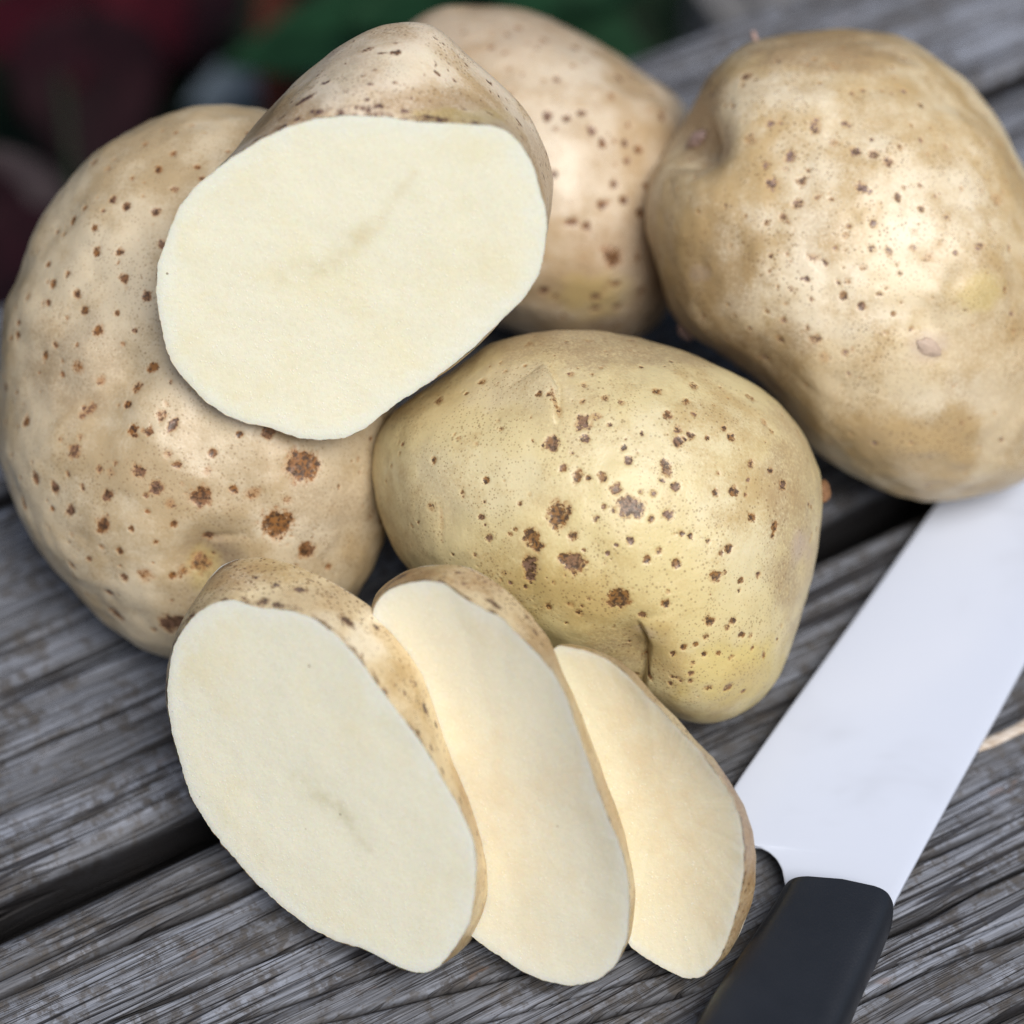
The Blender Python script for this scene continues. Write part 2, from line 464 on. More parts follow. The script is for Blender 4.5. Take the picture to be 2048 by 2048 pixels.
def blob(outline, depth, bumps=(), creases=(), rough=4.0, seed=1, sig=6, power=2.15, skew=(0, 0)):
    """potato in normalised camera space: its outline, half depth and dents in photo pixels"""
    c, Rn = closed_radius(outline, sig=sig)
    V = ICO_V; U = 1.0 / FPX
    th = np.arctan2(V[:, 1], V[:, 0]); rho = np.hypot(V[:, 0], V[:, 1])
    k = np.exp(-0.5 * (np.arange(-150, 151) / 55.0) ** 2); k /= k.sum()
    Rs = np.convolve(np.concatenate([Rn[-150:], Rn, Rn[:150]]), k, 'valid')
    mixw = smooth(0.35, 0.97, rho)
    R = rad_at(Rs, th) * (1 - mixw) + rad_at(Rn, th) * mixw
    g = rho ** (2 / power); zz = np.sign(V[:, 2]) * np.abs(V[:, 2]) ** (2 / power)
    P = np.stack([np.cos(th) * R * g, np.sin(th) * R * g, -V[:, 2] * 0 + zz * depth], 1)
    # V z + is towards the viewer: forward is minus z here
    cx, cy = (c[0] - 1024), (1024 - c[1])
    zc = -P[:, 2] * U
    Q = np.stack([(P[:, 0] + cx) * U, (P[:, 1] + cy) * U, np.ones(len(P))], 1)
    Q *= (1 + zc + skew[0] * P[:, 0] * U + skew[1] * P[:, 1] * U)[:, None]
    # keep the outline: sizes measured at the middle
    N = mesh_normals(Q, ICO_F)
    if (N * Q).sum(1)[np.argmax(V[:, 2])] > 0: N = -N
    low = noise(P, 1 / 170.0, seed, 2); mid = noise(P, 1 / 60.0, seed + 7, 2)
    fin_ = noise(P, 1 / 22.0, seed + 11, 2)
    disp = (low * rough + mid * rough * 0.34 + fin_ * 0.3) * U
    px = project(Q)
    fr = smooth(-0.1, 0.15, V[:, 2])
    for (x, y, r, d) in bumps:
        q = ((px[:, 0] - x) ** 2 + (px[:, 1] - y) ** 2) / r ** 2
        disp += d * U * np.exp(-q) * fr
    for cr in creases:
        pts, amp, w1, w2 = cr
        best = np.full(len(P), 1e9); sd = np.zeros(len(P)); tt = np.zeros(len(P))
        pts = np.array(pts, float); tot = len(pts) - 1
        for j in range(tot):
            a, b = pts[j], pts[j + 1]; e = b - a; L = np.hypot(*e)
            rel = px - a; t = np.clip(rel @ e / L ** 2, 0, 1)
            off = rel - t[:, None] * e; dist = np.hypot(*off.T)
            s = (e[0] * rel[:, 1] - e[1] * rel[:, 0]) / L
            nb = dist < best
            best = np.where(nb, dist, best); sd = np.where(nb, np.sign(s) * dist, sd); tt = np.where(nb, (j + t) / tot, tt)
        win = np.sin(np.clip(tt, 0.0, 1) * math.pi) ** 0.6
        sg = np.sign(amp); A = abs(amp)
        lipside = np.where(sd * sg > 0, np.exp(-(sd / (w2 * 1.3)) ** 2), np.exp(-(sd / (w1 * 1.5)) ** 2))
        disp += U * win * fr * (A * 0.9 * lipside - A * 0.7 * np.exp(-((sd + sg * w1 * 1.2) / w1) ** 2))
    Q = Q + N * disp[:, None]
    N = mesh_normals(Q, ICO_F)
    if (N * Q).sum(1)[np.argmax(V[:, 2])] > 0: N = -N
    return Q, N, px

def settle(Q, floor=0.0):
    """distance at which the shape just rests on that height"""
    return (floor - EYE[2]) / to_world(Q)[:, 2].min()

def area(px, lst, nzv):
    a = np.zeros(len(px))
    for (x, y, rx, ry, st) in lst:
        q = np.sqrt(((px[:, 0] - x) / rx) ** 2 + ((px[:, 1] - y) / ry) ** 2) + 0.25 * nzv
        a = np.maximum(a, st * (1 - smooth(0.4, 1.15, q)))
    return a

def conv(lst, ox, oy, s):
    return [(ox + a[0] * s, oy + a[1] * s, a[2] * s) + tuple(a[3:]) for a in lst]

def potato(name, label, outline, depth, mat, spots, seed, bumps=(), creases=(), patches=(), greens=(), russets=(), lit_pales=(),
           floor=0.0, rough=4.0, random_n=120, dist=None, skew=(0, 0), power=2.15, rr=(3, 8)):
    Q, N, px = blob(outline, depth, bumps, creases, rough, seed, skew=skew, power=power)
    lam = dist or settle(Q, floor)
    nzv = noise(Q * FPX, 1 / 40.0, seed + 3, 3)
    front = (N * Q).sum(1) < 0
    sp = paint_spots(Q, N, spots, seed, random_n, rr)
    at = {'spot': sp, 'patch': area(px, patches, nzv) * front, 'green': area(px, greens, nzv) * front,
          'russet': area(px, russets, nzv) * front, 'pale': area(px, lit_pales, nzv) * front}
    # lenticels sit in shallow pits
    Q = Q - N * (sp * 1.6 / FPX)[:, None]
    W = EYE + to_world(Q) * lam
    base = np.array([W[:, 0].mean(), W[:, 1].mean(), W[:, 2].min()])
    me = make_mesh(name, W - base, ICO_F, at)
    o = obj(name, me, mat, None, base)
    tag(o, label, "potato", "potatoes piled on the table")
    print(name, 'dist', round(lam, 4), 'size', np.round(np.ptp(W, axis=0), 3), 'z', np.round([W[:, 2].min(), W[:, 2].max()], 4))
    return o, Q, N, lam

# ---- outlines traced in the photograph's pixels
OUT_LEFT = [(525,221),(435,214),(380,217),(326,239),(261,261),(217,286),(174,319),(145,351),(123,391),(98,427),(62,485),(33,547),(3,612),(-8,700),(-10,790),(-6,870),(0,928),(25,990),(54,1073),(95,1139),(137,1176),(178,1213),(232,1259),(269,1288),(310,1308),(344,1319),(420,1325),(520,1310),(620,1270),(700,1212),(752,1120),(780,1020),(795,900),(795,780),(785,650),(760,520),(715,400),(650,300),(590,245)]
OUT_BACK = [(812,47),(837,33),(877,18),(928,11),(982,11),(1036,16),(1073,27),(1127,47),(1181,72),(1236,105),(1272,138),(1319,163),(1352,185),(1380,220),(1400,300),(1400,420),(1375,540),(1330,630),(1265,675),(1180,690),(1080,680),(970,645),(860,570),(800,450),(775,300),(775,160),(790,80)]
OUT_RIGHT = [(1612,60),(1662,58),(1724,62),(1778,70),(1828,91),(1869,116),(1910,149),(1952,186),(1993,232),(2022,282),(2048,331),(2085,400),(2120,480),(2142,580),(2150,680),(2140,780),(2110,870),(2075,935),(2048,964),(2021,974),(1969,990),(1917,998),(1865,1001),(1824,997),(1772,981),(1710,956),(1677,932),(1638,909),(1617,890),(1599,862),(1573,825),(1548,790),(1509,755),(1470,727),(1436,701),(1392,679),(1351,642),(1331,595),(1314,549),(1302,497),(1293,455),(1293,414),(1302,364),(1318,327),(1343,284),(1372,232),(1393,199),(1414,170),(1447,128),(1480,97),(1513,81),(1558,69)]
OUT_FRONT = [(749,961),(749,909),(760,867),(793,821),(855,774),(923,728),(974,686),(1036,668),(1114,660),(1192,661),(1269,673),(1347,694),(1425,722),(1476,748),(1539,790),(1580,831),(1616,883),(1642,945),(1647,1002),(1642,1064),(1627,1142),(1606,1209),(1580,1297),(1554,1359),(1518,1401),(1466,1432),(1414,1445),(1363,1437),(1320,1422),(1260,1402),(1170,1362),(1060,1310),(950,1247),(870,1190),(819,1137),(798,1116),(778,1064),(757,1002)]

# ---- marks on the skins (crop x, y, radius, strength, elongation, angle)
SP_FRONT = conv([(775,455,28),(905,375,28,.75),(950,350,18,.6),(910,440,16,.7),(770,265,12,.7),(735,265,12),(510,220,18,.6),(345,295,22,.6),(450,265,8),(585,405,10,.6),(420,440,10,.5),(1005,385,10,.6),(1060,475,12,.7),(1078,525,16,.8),(825,555,14,.8),(880,585,18,.85,1.3,1.5),(975,590,15,.85,1.4,1.5),(925,592,10),(1030,635,20),(1080,700,34,1,1.5,-.2),(980,703,10),(1170,748,13),(1230,735,20,.85),(1225,555,18,.8,1.9,1.7),(1260,625,16,.9),(1200,600,10,.6),(1170,650,12,.7),(960,745,8),(805,740,40,.85,1.2,1.2),(820,760,22,1),(700,815,27,1),(715,850,26,1),(695,935,28,1,1.4,1.5),(695,970,20,1),(865,815,20,.75),(870,920,36,1),(820,905,18),(900,870,9),(1085,838,13),(1030,850,8,.7),(993,880,8),(1145,908,15,1),(1258,915,16,1),(1190,872,14,.7),(1285,805,12),(1315,817,11),(1385,835,10,.6),(1460,865,17),(1435,880,10,.8),(1410,970,22,1),(1510,985,12),(1578,968,14,.7),(1555,745,17),(1640,780,14,1,1.7,1.4),(1632,815,12,.8),(1480,645,20,.9),(1412,647,13),(1530,660,10,.6),(1550,535,13,.8,1.5,1.5),(1540,595,10,.6),(1625,562,12),(1420,575,9,.6),(1475,435,18,.9),(1445,400,12,.8),(1380,437,10,.8),(1320,430,16,.9),(1270,450,22,.85),(1295,440,10,.7),(1230,350,20,.6),(1265,400,16,.6),(1330,345,13,.7),(1300,295,20,.6),(1325,235,18,.6),(1185,255,20,.6),(1045,300,14,.5),(985,285,14,.6),(850,190,14,.6),(905,230,14,.5),(920,60,20,.4),(690,75,20,.4),(1550,280,22,.5),(1600,375,18,.5),(1625,410,14,.6),(1675,615,20,.8),(1035,1055,40,1),(1035,1060,24,1,2,.6),(765,1090,12,.7),(850,1080,14,.5),(895,1085,9,.7),(885,1115,16,.5),(1130,1120,14),(1220,1080,15,1),(1225,1030,9,.6),(1385,1140,20,.9),(1480,1140,15,.9),(1455,1170,11,.8),(1515,1200,12,1),(1550,1200,11,.6),(1375,1205,13,.7),(1330,1235,12,.8),(1290,1243,12,.9),(1245,1268,11,1),(1365,1272,9,.8),(1425,1265,11,.9),(1600,1270,13,.6),(1325,1310,10,.7),(1320,1345,11,.8),(1315,1375,10,.8),(1280,1375,9,.7),(1240,1383,10,.9),(1385,1400,16,.7),(1460,1400,18,.7),(1525,1415,13,.6),(540,820,16,.85),(530,598,13),(435,648,8),(515,685,8),(505,743,10),(520,770,6),(658,687,8),(640,790,10,.5),(590,955,14,.35),(620,995,8),(678,1010,10,.8),(330,520,14,.8),(205,462,7),(315,705,20,.45),(140,603,7),(190,498,10,.4),(485,888,8,.7),(400,888,6)], 700, 650, .5176)
SP_LEFT = conv([(735,85,22,.9,1.3,.3),(665,180,25,.7),(620,265,18,1),(775,315,26,.7),(835,370,18,.95,2.2,.9),(720,400,18,.9),(645,390,26,.9),(220,25,20,.7),(375,80,35,.5),(300,115,16,.7),(490,150,24,.5),(440,285,22,.6,1.6,.8),(395,315,20,.6),(25,180,20,.7),(125,345,20,.8,1.4,1.2),(355,490,32,.7),(290,430,12,.5),(175,620,20,.95,1.3,1.4),(268,665,22,.95,1.4,1.4),(115,735,16,.95,1.9,1.8),(250,765,13,.9),(340,770,22,.9,1.4,1),(525,705,22,1,1.2,.7),(490,845,30,.95,1.5,1.2),(480,575,18,.7),(535,590,25,.35),(675,590,34,.75),(860,557,18,.9),(805,500,22,.45),(1020,495,20,.9),(1155,412,16,.9),(1290,400,30,.95),(1465,560,72,1),(1000,585,22,.4),(750,665,32,.85),(700,695,12,.8),(970,710,46,.95),(1130,675,22,.85),(1220,690,26,.5,1.6,.1),(820,750,26,.45),(835,840,16,.8),(710,780,11),(628,865,14),(750,930,10),(1010,890,20,1),(1335,845,66,1),(1385,725,20,.4),(1480,970,40,.85),(1590,1050,18,.6),(580,970,16,.95),(490,955,13,.6),(430,1015,14,.9),(580,1040,8,.7),(600,1100,20,.9),(700,1085,42,.5),(840,1090,18,1),(525,1170,21,.95),(555,1270,24,.7,2,-.8),(345,1040,14,.6,2,-1),(815,1320,50,1),(860,1310,36,1),(970,1030,52,.6),(890,1060,26,.5),(350,890,14,.35),(735,1025,7,.8)], 0, 700, .4141) \
    + conv([(520,895,22,.6),(595,930,20,.4),(800,800,20,.5),(960,845,24,.6),(870,940,24,.8),(730,985,16,.6),(1090,920,20,.65),(960,1045,20,.6),(1110,985,18,.7),(625,1105,22,.85),(695,1135,24,.8),(865,1170,26,.9),(465,1145,20,.6),(400,1220,22,.7),(525,1250,22,.9),(320,1280,16,.5),(530,1385,24,.95),(670,1385,24,.95),(895,1350,26,.95),(265,1460,17,.8),(375,1515,20,.85),(290,1565,24,.9),(425,1625,24,.9),(265,1665,20,.9),(150,1640,24,.4),(680,1540,26,1),(805,1635,26,1),(650,1725,16,.85),(460,1715,22,.9),(370,1750,12,.5),(540,1830,28,1),(750,1830,15,.7),(105,1780,20,.7),(95,1850,22,.7),(425,1900,12,.6),(1060,690,20,.35),(900,720,16,.35),(1130,740,14,.35)], 0, 0, .3623)
SP_BACK = conv([(1000,150,24,.6),(1090,110,14,.5),(690,140,20,.35),(850,262,20,.55),(925,290,18,.55),(1100,265,16,.5),(1050,240,22,.3),(945,380,16,.35),(1020,405,14,.5),(1140,445,16,.45),(1210,435,18,.6),(1300,365,18,.5),(1370,330,16,.5),(945,520,20,.6),(1165,645,28,.95),(1265,655,20,.85),(1350,620,22,1),(1410,725,24,.95),(1465,795,26,1),(1530,780,16,.6),(1590,795,20,.9),(1660,825,22,.95),(1610,695,18,.5),(1520,535,20,.55),(1795,650,26,.7),(1870,560,24,.4),(1200,960,18,.7),(1540,910,14,.4),(1530,1015,22,.75),(1580,1100,22,1),(1460,1130,24,.8),(1670,1180,24,.9),(1290,1225,22,.8,1.7,0),(1370,1255,22,.9),(1530,1420,50,.85),(1480,1370,25,.5),(1140,1605,24,.95),(1425,1640,26,.8),(1430,1700,20,1),(1205,1640,20,.5),(1550,1690,22,.7),(1360,1430,14,.3),(1250,1750,20,.6)], 674, 0, .3623)
SP_RIGHT = conv([(590,370,30,.6),(592,372,12,1),(575,410,10,.9),(635,380,10,.8),(525,520,12,.8),(705,600,22,.6),(610,670,30,.5),(795,755,24,.75),(680,795,16,.6),(920,590,26,.6),(925,625,22,.7),(1070,595,22,.7),(1015,690,20,.5),(1125,730,24,.75),(1205,750,22,.75),(1275,780,24,.65),(1335,710,16,.6),(1430,670,15,.6),(1555,710,15,.6),(1465,745,13,.4),(1385,605,12,.5),(950,400,12,.6),(1100,450,14,.6),(1155,435,14,.7),(1290,450,13,.5),(1355,440,15,.6),(1290,320,11,.8),(885,310,9,.8),(715,890,30,.7),(860,880,22,.7),(850,985,26,.65),(935,955,16,.6),(1000,965,13,.6),(765,1045,18,.75),(685,1075,14,.7),(590,1040,8,.8),(490,990,12,.5),(360,1025,11,.7),(345,855,13,.5),(260,910,9,.6),(1150,910,26,.75),(1185,925,16,.6),(1320,960,20,.95),(1430,1005,17,.7),(1200,1075,17,.8),(1075,1140,16,.6),(1200,1195,16,.7),(1280,1215,20,.65),(1400,1195,18,.6),(1405,1120,18,.4),(1560,1050,22,.4),(1800,965,36,.5),(1880,800,24,.6),(1820,700,24,.4),(1470,1245,22,.5,1.6,.3),(1600,1222,9,.8),(1720,1185,18,.6,2,.6),(710,1230,12,.7),(790,1227,10,.7),(910,1240,28,.5),(880,1350,12,.8),(745,1383,9,.8),(660,1330,8,.7),(1035,1360,13,.6),(1060,1430,18,.85),(900,1448,12,.6),(1145,1480,19,1),(1305,1510,12,.9),(1335,1468,9,.8),(885,1585,17,.6),(920,1635,24,.6),(750,1635,18,.6),(500,1475,10,.8),(380,1530,9,.7),(535,1530,9,.7),(770,1545,15,.7),(1390,1590,10,.8),(1870,1525,13,.7),(1330,1325,9,.8),(1270,1390,11,.6),(245,1245,9,.6),(260,1430,8,.6),(250,1100,13,.4)], 1248, 0, .4141) \
    + conv([(1480,380,32,.6),(1200,370,24,.6),(1550,530,46,.4),(1700,490,28,.6),(1815,680,14,.7),(720,400,26,.4)], 1250, 580, .2588)

M_FRONT = skin_mat("yellow_skin", c4(0.64, 0.54, 0.30), c4(0.49, 0.365, 0.175), c4(0.36, 0.255, 0.15), c4(0.20, 0.098, 0.035), 0.5, (0.42, 0.70), lit_pale=c4(0.72, 0.655, 0.47))
M_LEFT = skin_mat("buff_skin", c4(0.575, 0.475, 0.325), c4(0.44, 0.33, 0.19), c4(0.32, 0.235, 0.155), c4(0.20, 0.085, 0.025), 0.45, (0.38, 0.66), lit_pale=c4(0.68, 0.595, 0.445))
M_BACK = skin_mat("pinkish_skin", c4(0.60, 0.495, 0.365), c4(0.46, 0.335, 0.20), c4(0.40, 0.27, 0.17), c4(0.18, 0.08, 0.03), 0.35, (0.38, 0.64), lit_pale=c4(0.70, 0.61, 0.48))
M_RIGHT = skin_mat("tan_skin", c4(0.68, 0.565, 0.375), c4(0.50, 0.36, 0.18), c4(0.34, 0.23, 0.125), c4(0.26, 0.145, 0.065), 0.7, (0.36, 0.66), lit_pale=c4(0.80, 0.72, 0.57))

front, QF, NF_, LF = potato("potato", "yellowish whole potato with brown specks, in the middle between the cut potato and the knife",
    OUT_FRONT, 350, M_FRONT, SP_FRONT + [(1113, 800, 7, .6, 5.5, 1.62), (1296, 1335, 8, .7, 5, 1.5), (884, 1045, 5, .3, 7, 1.5)], 5,  # last three: brown fold lines that also paint in the creases' shade
    bumps=[(1120, 700, 60, 6), (1290, 1330, 60, -34), (1230, 1270, 70, -14), (1400, 1390, 90, 10), (895, 1040, 40, -7), (850, 1030, 40, 6), (1075, 790, 90, 6), (1260, 1060, 60, 6)],
    creases=[([(1085, 735), (1112, 780), (1110, 850)], 13, 5, 40), 
             ([(1283, 1245), (1302, 1300), (1292, 1365), (1282, 1400)], -22, 6, 46)],
    greens=[(1500, 1350, 150, 90, .55), (1250, 1180, 330, 180, .25)],
    russets=[(1230, 690, 320, 70, .7), (1590, 1000, 70, 330, .6), (1575, 1150, 45, 90, .8), (1230, 1310, 80, 60, .8), (860, 1010, 70, 130, .35), (1100, 780, 140, 110, .35)],
    patches=[(1600, 1100, 25, 40, .6), (1480, 1350, 55, 35, .35), (1290, 1270, 34, 20, .5)], rough=5, random_n=420, rr=(1.5, 5), lit_pales=[(1480, 1050, 110, 190, .6), (1040, 770, 130, 60, .5), (1360, 880, 200, 80, .5), (950, 960, 200, 80, .35), (1130, 1130, 120, 80, .3)])
left, QL, NL, LL = potato("potato", "big buff potato with large brown blotches, leftmost and partly under the halved potato",
    OUT_LEFT, 300, M_LEFT, SP_LEFT, 12,
    bumps=[(410, 1125, 70, -42), (150, 800, 130, -22), (245, 730, 60, -26), (175, 690, 60, 12), (300, 690, 50, 8), (190, 820, 50, -12), (140, 620, 60, -8), (330, 900, 70, 8), (300, 1000, 160, 8), (100, 880, 60, 10), (600, 950, 120, 10)],
    creases=[([(385, 1150), (420, 1095), (500, 1080)], 10, 8, 40)],
    russets=[(140, 740, 140, 130, .45), (420, 1130, 80, 70, .8), (640, 1020, 130, 110, .35)], greens=[(405, 1150, 50, 60, .4)],
    rough=8, random_n=380, rr=(2, 6), lit_pales=[(560, 1060, 130, 40, .7), (250, 560, 130, 200, .35), (420, 380, 100, 70, .45), (260, 950, 150, 90, .45), (230, 1150, 130, 90, .35)])
back, QB, NB, LB = potato("potato", "pinkish speckled potato at the back, behind the halved potato",
    OUT_BACK, 330, M_BACK, SP_BACK, 23, rough=6, random_n=300, greens=[(1190, 590, 90, 60, .35)],
    russets=[(1000, 60, 220, 60, .4), (1260, 560, 150, 160, .5)], lit_pales=[(1140, 200, 130, 110, .6), (1120, 330, 70, 100, .7)])
right, QR, NR, LR = potato("potato", "large tan potato with a deep eye, rightmost and resting beside the knife blade",
    OUT_RIGHT, 390, M_RIGHT, SP_RIGHT, 37,
    bumps=[(1405, 285, 62, -52), (1370, 285, 50, -22), (1470, 230, 100, 12), (1420, 400, 110, 12), (1930, 570, 80, 26), (1870, 640, 60, -16), (1880, 520, 60, -14), (1560, 150, 120, 10)],
    creases=[([(1425, 215), (1418, 285), (1385, 325), (1335, 345)], -16, 10, 50), ([(1960, 480), (1900, 560), (1870, 650)], -4, 14, 46)],
    patches=[(1852, 690, 48, 36, .55), (1398, 545, 26, 20, .4)], greens=[(1940, 590, 60, 45, .4)],
    russets=[(1620, 95, 240, 60, .8), (1390, 220, 80, 140, .95), (1480, 720, 200, 90, .65), (1440, 560, 120, 180, .45), (1600, 800, 330, 170, .18), (2000, 760, 160, 280, .35), (1650, 480, 110, 80, .25)],
    rough=7, random_n=420, rr=(2, 6), lit_pales=[(1560, 520, 190, 200, .7), (1700, 330, 260, 130, .55), (1560, 190, 110, 80, .7), (1860, 420, 140, 160, .6), (1640, 620, 200, 70, .7), (1900, 800, 120, 60, .4)])

def nub(parent, x, y, Q, N, lam, size, mat, name, el=(1, 1, 1), sink=0.3):
    """a small knob on a potato's skin at that place of its surface"""
    px = project(Q); ok = np.where((N * Q).sum(1) < 0.02)[0]
    k = ok[np.argmin(((px[ok] - (x, y)) ** 2).sum(1))]
    w = EYE + to_world(Q[k:k + 1])[0] * lam; n = to_world(N[k:k + 1])[0]
    bm = bmesh.new(); bmesh.ops.create_icosphere(bm, subdivisions=4, radius=1)
    P = np.array([v.co[:] for v in bm.verts]); F = np.array([[v.index for v in f.verts] for f in bm.faces]); bm.free()
    P = P * (1 + 0.22 * noise(P, 2.2, int(x), 2))[:, None]
    t = np.cross(n, [0.3, 0.9, 0.2]); t /= np.linalg.norm(t); b = np.cross(n, t)
    W = (P[:, :1] * el[0] * t + P[:, 1:2] * el[1] * b + P[:, 2:3] * el[2] * n) * size + w + n * size * el[2] * (1 - sink) * 0.5
    me = make_mesh(name, W - np.array(parent.location), F, {'spot': np.zeros(len(P))})
    return obj(name, me, mat, parent)

def plain(name, col, rough=0.5, nscale=400, var=0.25, spec=0.4, sss=0.0, bumpd=0.0004):
    m = NT(name)
    f = m.noise(nscale, 3, 0.6)
    c = m.mix(f, c4(*[v * (1 - var) for v in col]), c4(*[min(1, v * (1 + var)) for v in col]))
    return m.fin(c, rough, m.bump(f, 0.5, bumpd), spec, sss, (0.002, 0.001, 0.0006))

M_EYE = plain("eye_bud_skin", (0.36, 0.25, 0.22), 0.45, 900, 0.4)
M_ROOT = plain("dried_root", (0.20, 0.10, 0.045), 0.7, 600, 0.4)
nub(right, 1398, 279, QR, NR, LR, 0.0018, M_EYE, "eye_bud", (1.9, 0.8, 0.7))
nub(right, 1368, 668, QR, NR, LR, 0.0014, M_EYE, "eye_bud", (1.6, 0.8, 0.8))
nub(right, 1858, 692, QR, NR, LR, 0.0019, plain("scar_skin", (0.46, 0.35, 0.27), 0.5, 500, 0.35), "scar", (1.3, 0.8, 0.22), 0.9)
nub(right, 1512, 80, QR, NR, LR, 0.0009, M_EYE, "sprout_tip", (0.7, 0.7, 1.6), 0)
nub(front, 1648, 985, QF, NF_, LF, 0.0019, M_ROOT, "dried_sprout", (1.0, 1.3, 0.7), 0.9)

# ------------------------------------------------------------------ cut pieces
def plane_pts(pts, n, off, seg, sig=2, jagged=1.0):
    """outline (photo pixels) laid on the plane of unit normal n (camera axes), off = shift along n; -> ring, centre"""
    c, Rn = closed_radius(pts, sig=sig)
    th = np.arange(seg) * 2 * math.pi / seg
    R = rad_at(Rn, th)
    jag = np.stack([np.cos(th) * 60, np.sin(th) * 60, th * 0 + len(pts)], 1)
    R = R + jagged * (0.9 * noise(jag, 1, 5, 2) + 1.2 * noise(jag, 0.25, 6))
    x = c[0] + R * np.cos(th); y = c[1] - R * np.sin(th)
    return x, y, c

def on_plane(x, y, n, p0):
    d = np.stack([(np.asarray(x) - 1024) / FPX, (1024 - np.asarray(y)) / FPX, np.ones_like(np.asarray(x, float))], 1)
    return d * ((p0 @ n) / (d @ n))[:, None]

def cam_axes(v):
    return np.array([v @ RIGHT, v @ UP, v @ FWD])

def face_disc(ring, centre, n, rings, dish, seed, core, rimw, lip):
    """a cut face: concentric rings from centre to ring; lip rounds the last bit back"""
    seg = len(ring)
    ts = np.concatenate([np.linspace(0, 0.92, rings)[1:], np.linspace(0.93, 1, 10)])
    V = [centre[None]]; T = [np.zeros(1)]
    for t in ts:
        V.append(centre + (ring - centre) * t); T.append(np.full(seg, t))
    V = np.vstack(V); T = np.concatenate(T); U = 1 / FPX
    und = noise(V / U, 1 / 120., seed, 2) * 1.4 + noise(V / U, 1 / 26., seed + 2, 2) * 0.18
    dz = (-dish * (1 - T ** 2) + und * smooth(1, 0.8, T)) * U
    dz -= lip * U * smooth(0.955, 1.0, T) ** 2
    px = project(V)
    V = V + n * dz[:, None]
    K = len(ts)
    F = []
    i = 1 + np.arange(K - 1)[:, None] * seg + np.arange(seg)[None]; j = 1 + np.arange(K - 1)[:, None] * seg + (np.arange(seg)[None] + 1) % seg
    Q4 = np.stack([i, i + seg, j + seg, j], -1).reshape(-1, 4)
    s = np.arange(seg)
    tri = np.stack([np.zeros(seg, int), 1 + s, 1 + (s + 1) % seg, np.zeros(seg, int)], 1)
    # distance from the skin in pixels
    rr = np.linalg.norm(ring - centre, axis=1) / U
    rad = np.concatenate([[rr.mean()], np.tile(rr, K)])
    dist = (1 - T) * rad
    nz = noise(V / U, 1 / 30., seed + 5, 2)
    rim = 0.7 * (1 - smooth(0, rimw, dist + nz * rimw * 0.45))
    cr = np.zeros(len(V))
    for (a, b, w, st) in core:
        a = np.array(a, float); b = np.array(b, float); e = b - a
        t = np.clip((px - a) @ e / (e @ e), 0, 1)
        d = np.hypot(*(px - a - t[:, None] * e).T)
        cr = np.maximum(cr, st * np.exp(-(d / (w * (0.55 + 0.45 * np.sin(math.pi * np.clip(t, .05, .95))))) ** 2) )
    return V, Q4, tri, {'rim': rim, 'core': cr}

def loft(rings, flip=False):
    seg = len(rings[0]); K = len(rings)
    V = np.vstack(rings)
    i = np.arange(K - 1)[:, None] * seg + np.arange(seg)[None]
    j = np.arange(K - 1)[:, None] * seg + (np.arange(seg)[None] + 1) % seg
    F = np.stack([i, j, j + seg, i + seg], -1).reshape(-1, 4)
    return V, F

def tri_fan(parent_mesh_args): pass

def disc_object(name, V, Q4, tri, at, mat, parent, base, lam):
    W = EYE + to_world(V) * lam - base
    me = bpy.data.meshes.new(name)
    faces = np.vstack([Q4]).tolist() + tri[:, :3].tolist()
    me.from_pydata(W.tolist(), [], faces)
    for k, a in at.items():
        t = me.attributes.new(k, 'FLOAT', 'POINT'); t.data.foreach_set('value', np.asarray(a, np.float32))
    me.polygons.foreach_set('use_smooth', np.full(len(me.polygons), True))
    return obj(name, me, mat, parent)

def skin_object(V, F, spots, seed, mat, parent, base, lam, russets=(), greens=(), random_n=60, rr=(2, 5), patches=(), lit_pales=(), seg0=400):
    U = 1 / FPX
    Ft = np.vstack([F[:, [0, 1, 2]], F[:, [0, 2, 3]]])
    N = mesh_normals(V, Ft)
    c = V.mean(0)
    if ((V - c) * N).sum() < 0: N = -N; F = F[:, ::-1]
    V = V + N * ((noise(V / U, 1 / 70., seed, 2) * 1.6) * U)[:, None]
    sp = paint_spots(V, N, spots, seed, random_n, rr)
    px = project(V); nzv = noise(V / U, 1 / 40., seed + 3, 3)
    at = {'spot': sp, 'russet': area(px, russets, nzv), 'green': area(px, greens, nzv), 'patch': area(px, patches, nzv), 'pale': area(px, lit_pales, nzv)}
    k0 = np.arange(len(V)) < seg0 * 4
    at['spot'] = np.maximum(at['spot'], k0 * np.clip(0.30 + 0.5 * noise(V / U, 1 / 14., seed + 8, 2), 0, 0.75))
    W = EYE + to_world(V) * lam - base
    return obj("skin", make_mesh("skin", W, F, at), mat, parent)

M_SLICE_SKIN = skin_mat("slice_skin", c4(0.684, 0.558, 0.352), c4(0.494, 0.349, 0.167), c4(0.342, 0.195, 0.088), c4(0.12, 0.06, 0.03), 1.0, (0.40, 0.66), 900)
M_HALF_SKIN = skin_mat("halved_skin", c4(0.76, 0.65, 0.50), c4(0.56, 0.41, 0.23), c4(0.42, 0.28, 0.145), c4(0.13, 0.06, 0.03), 0.7, (0.40, 0.70), 1100)

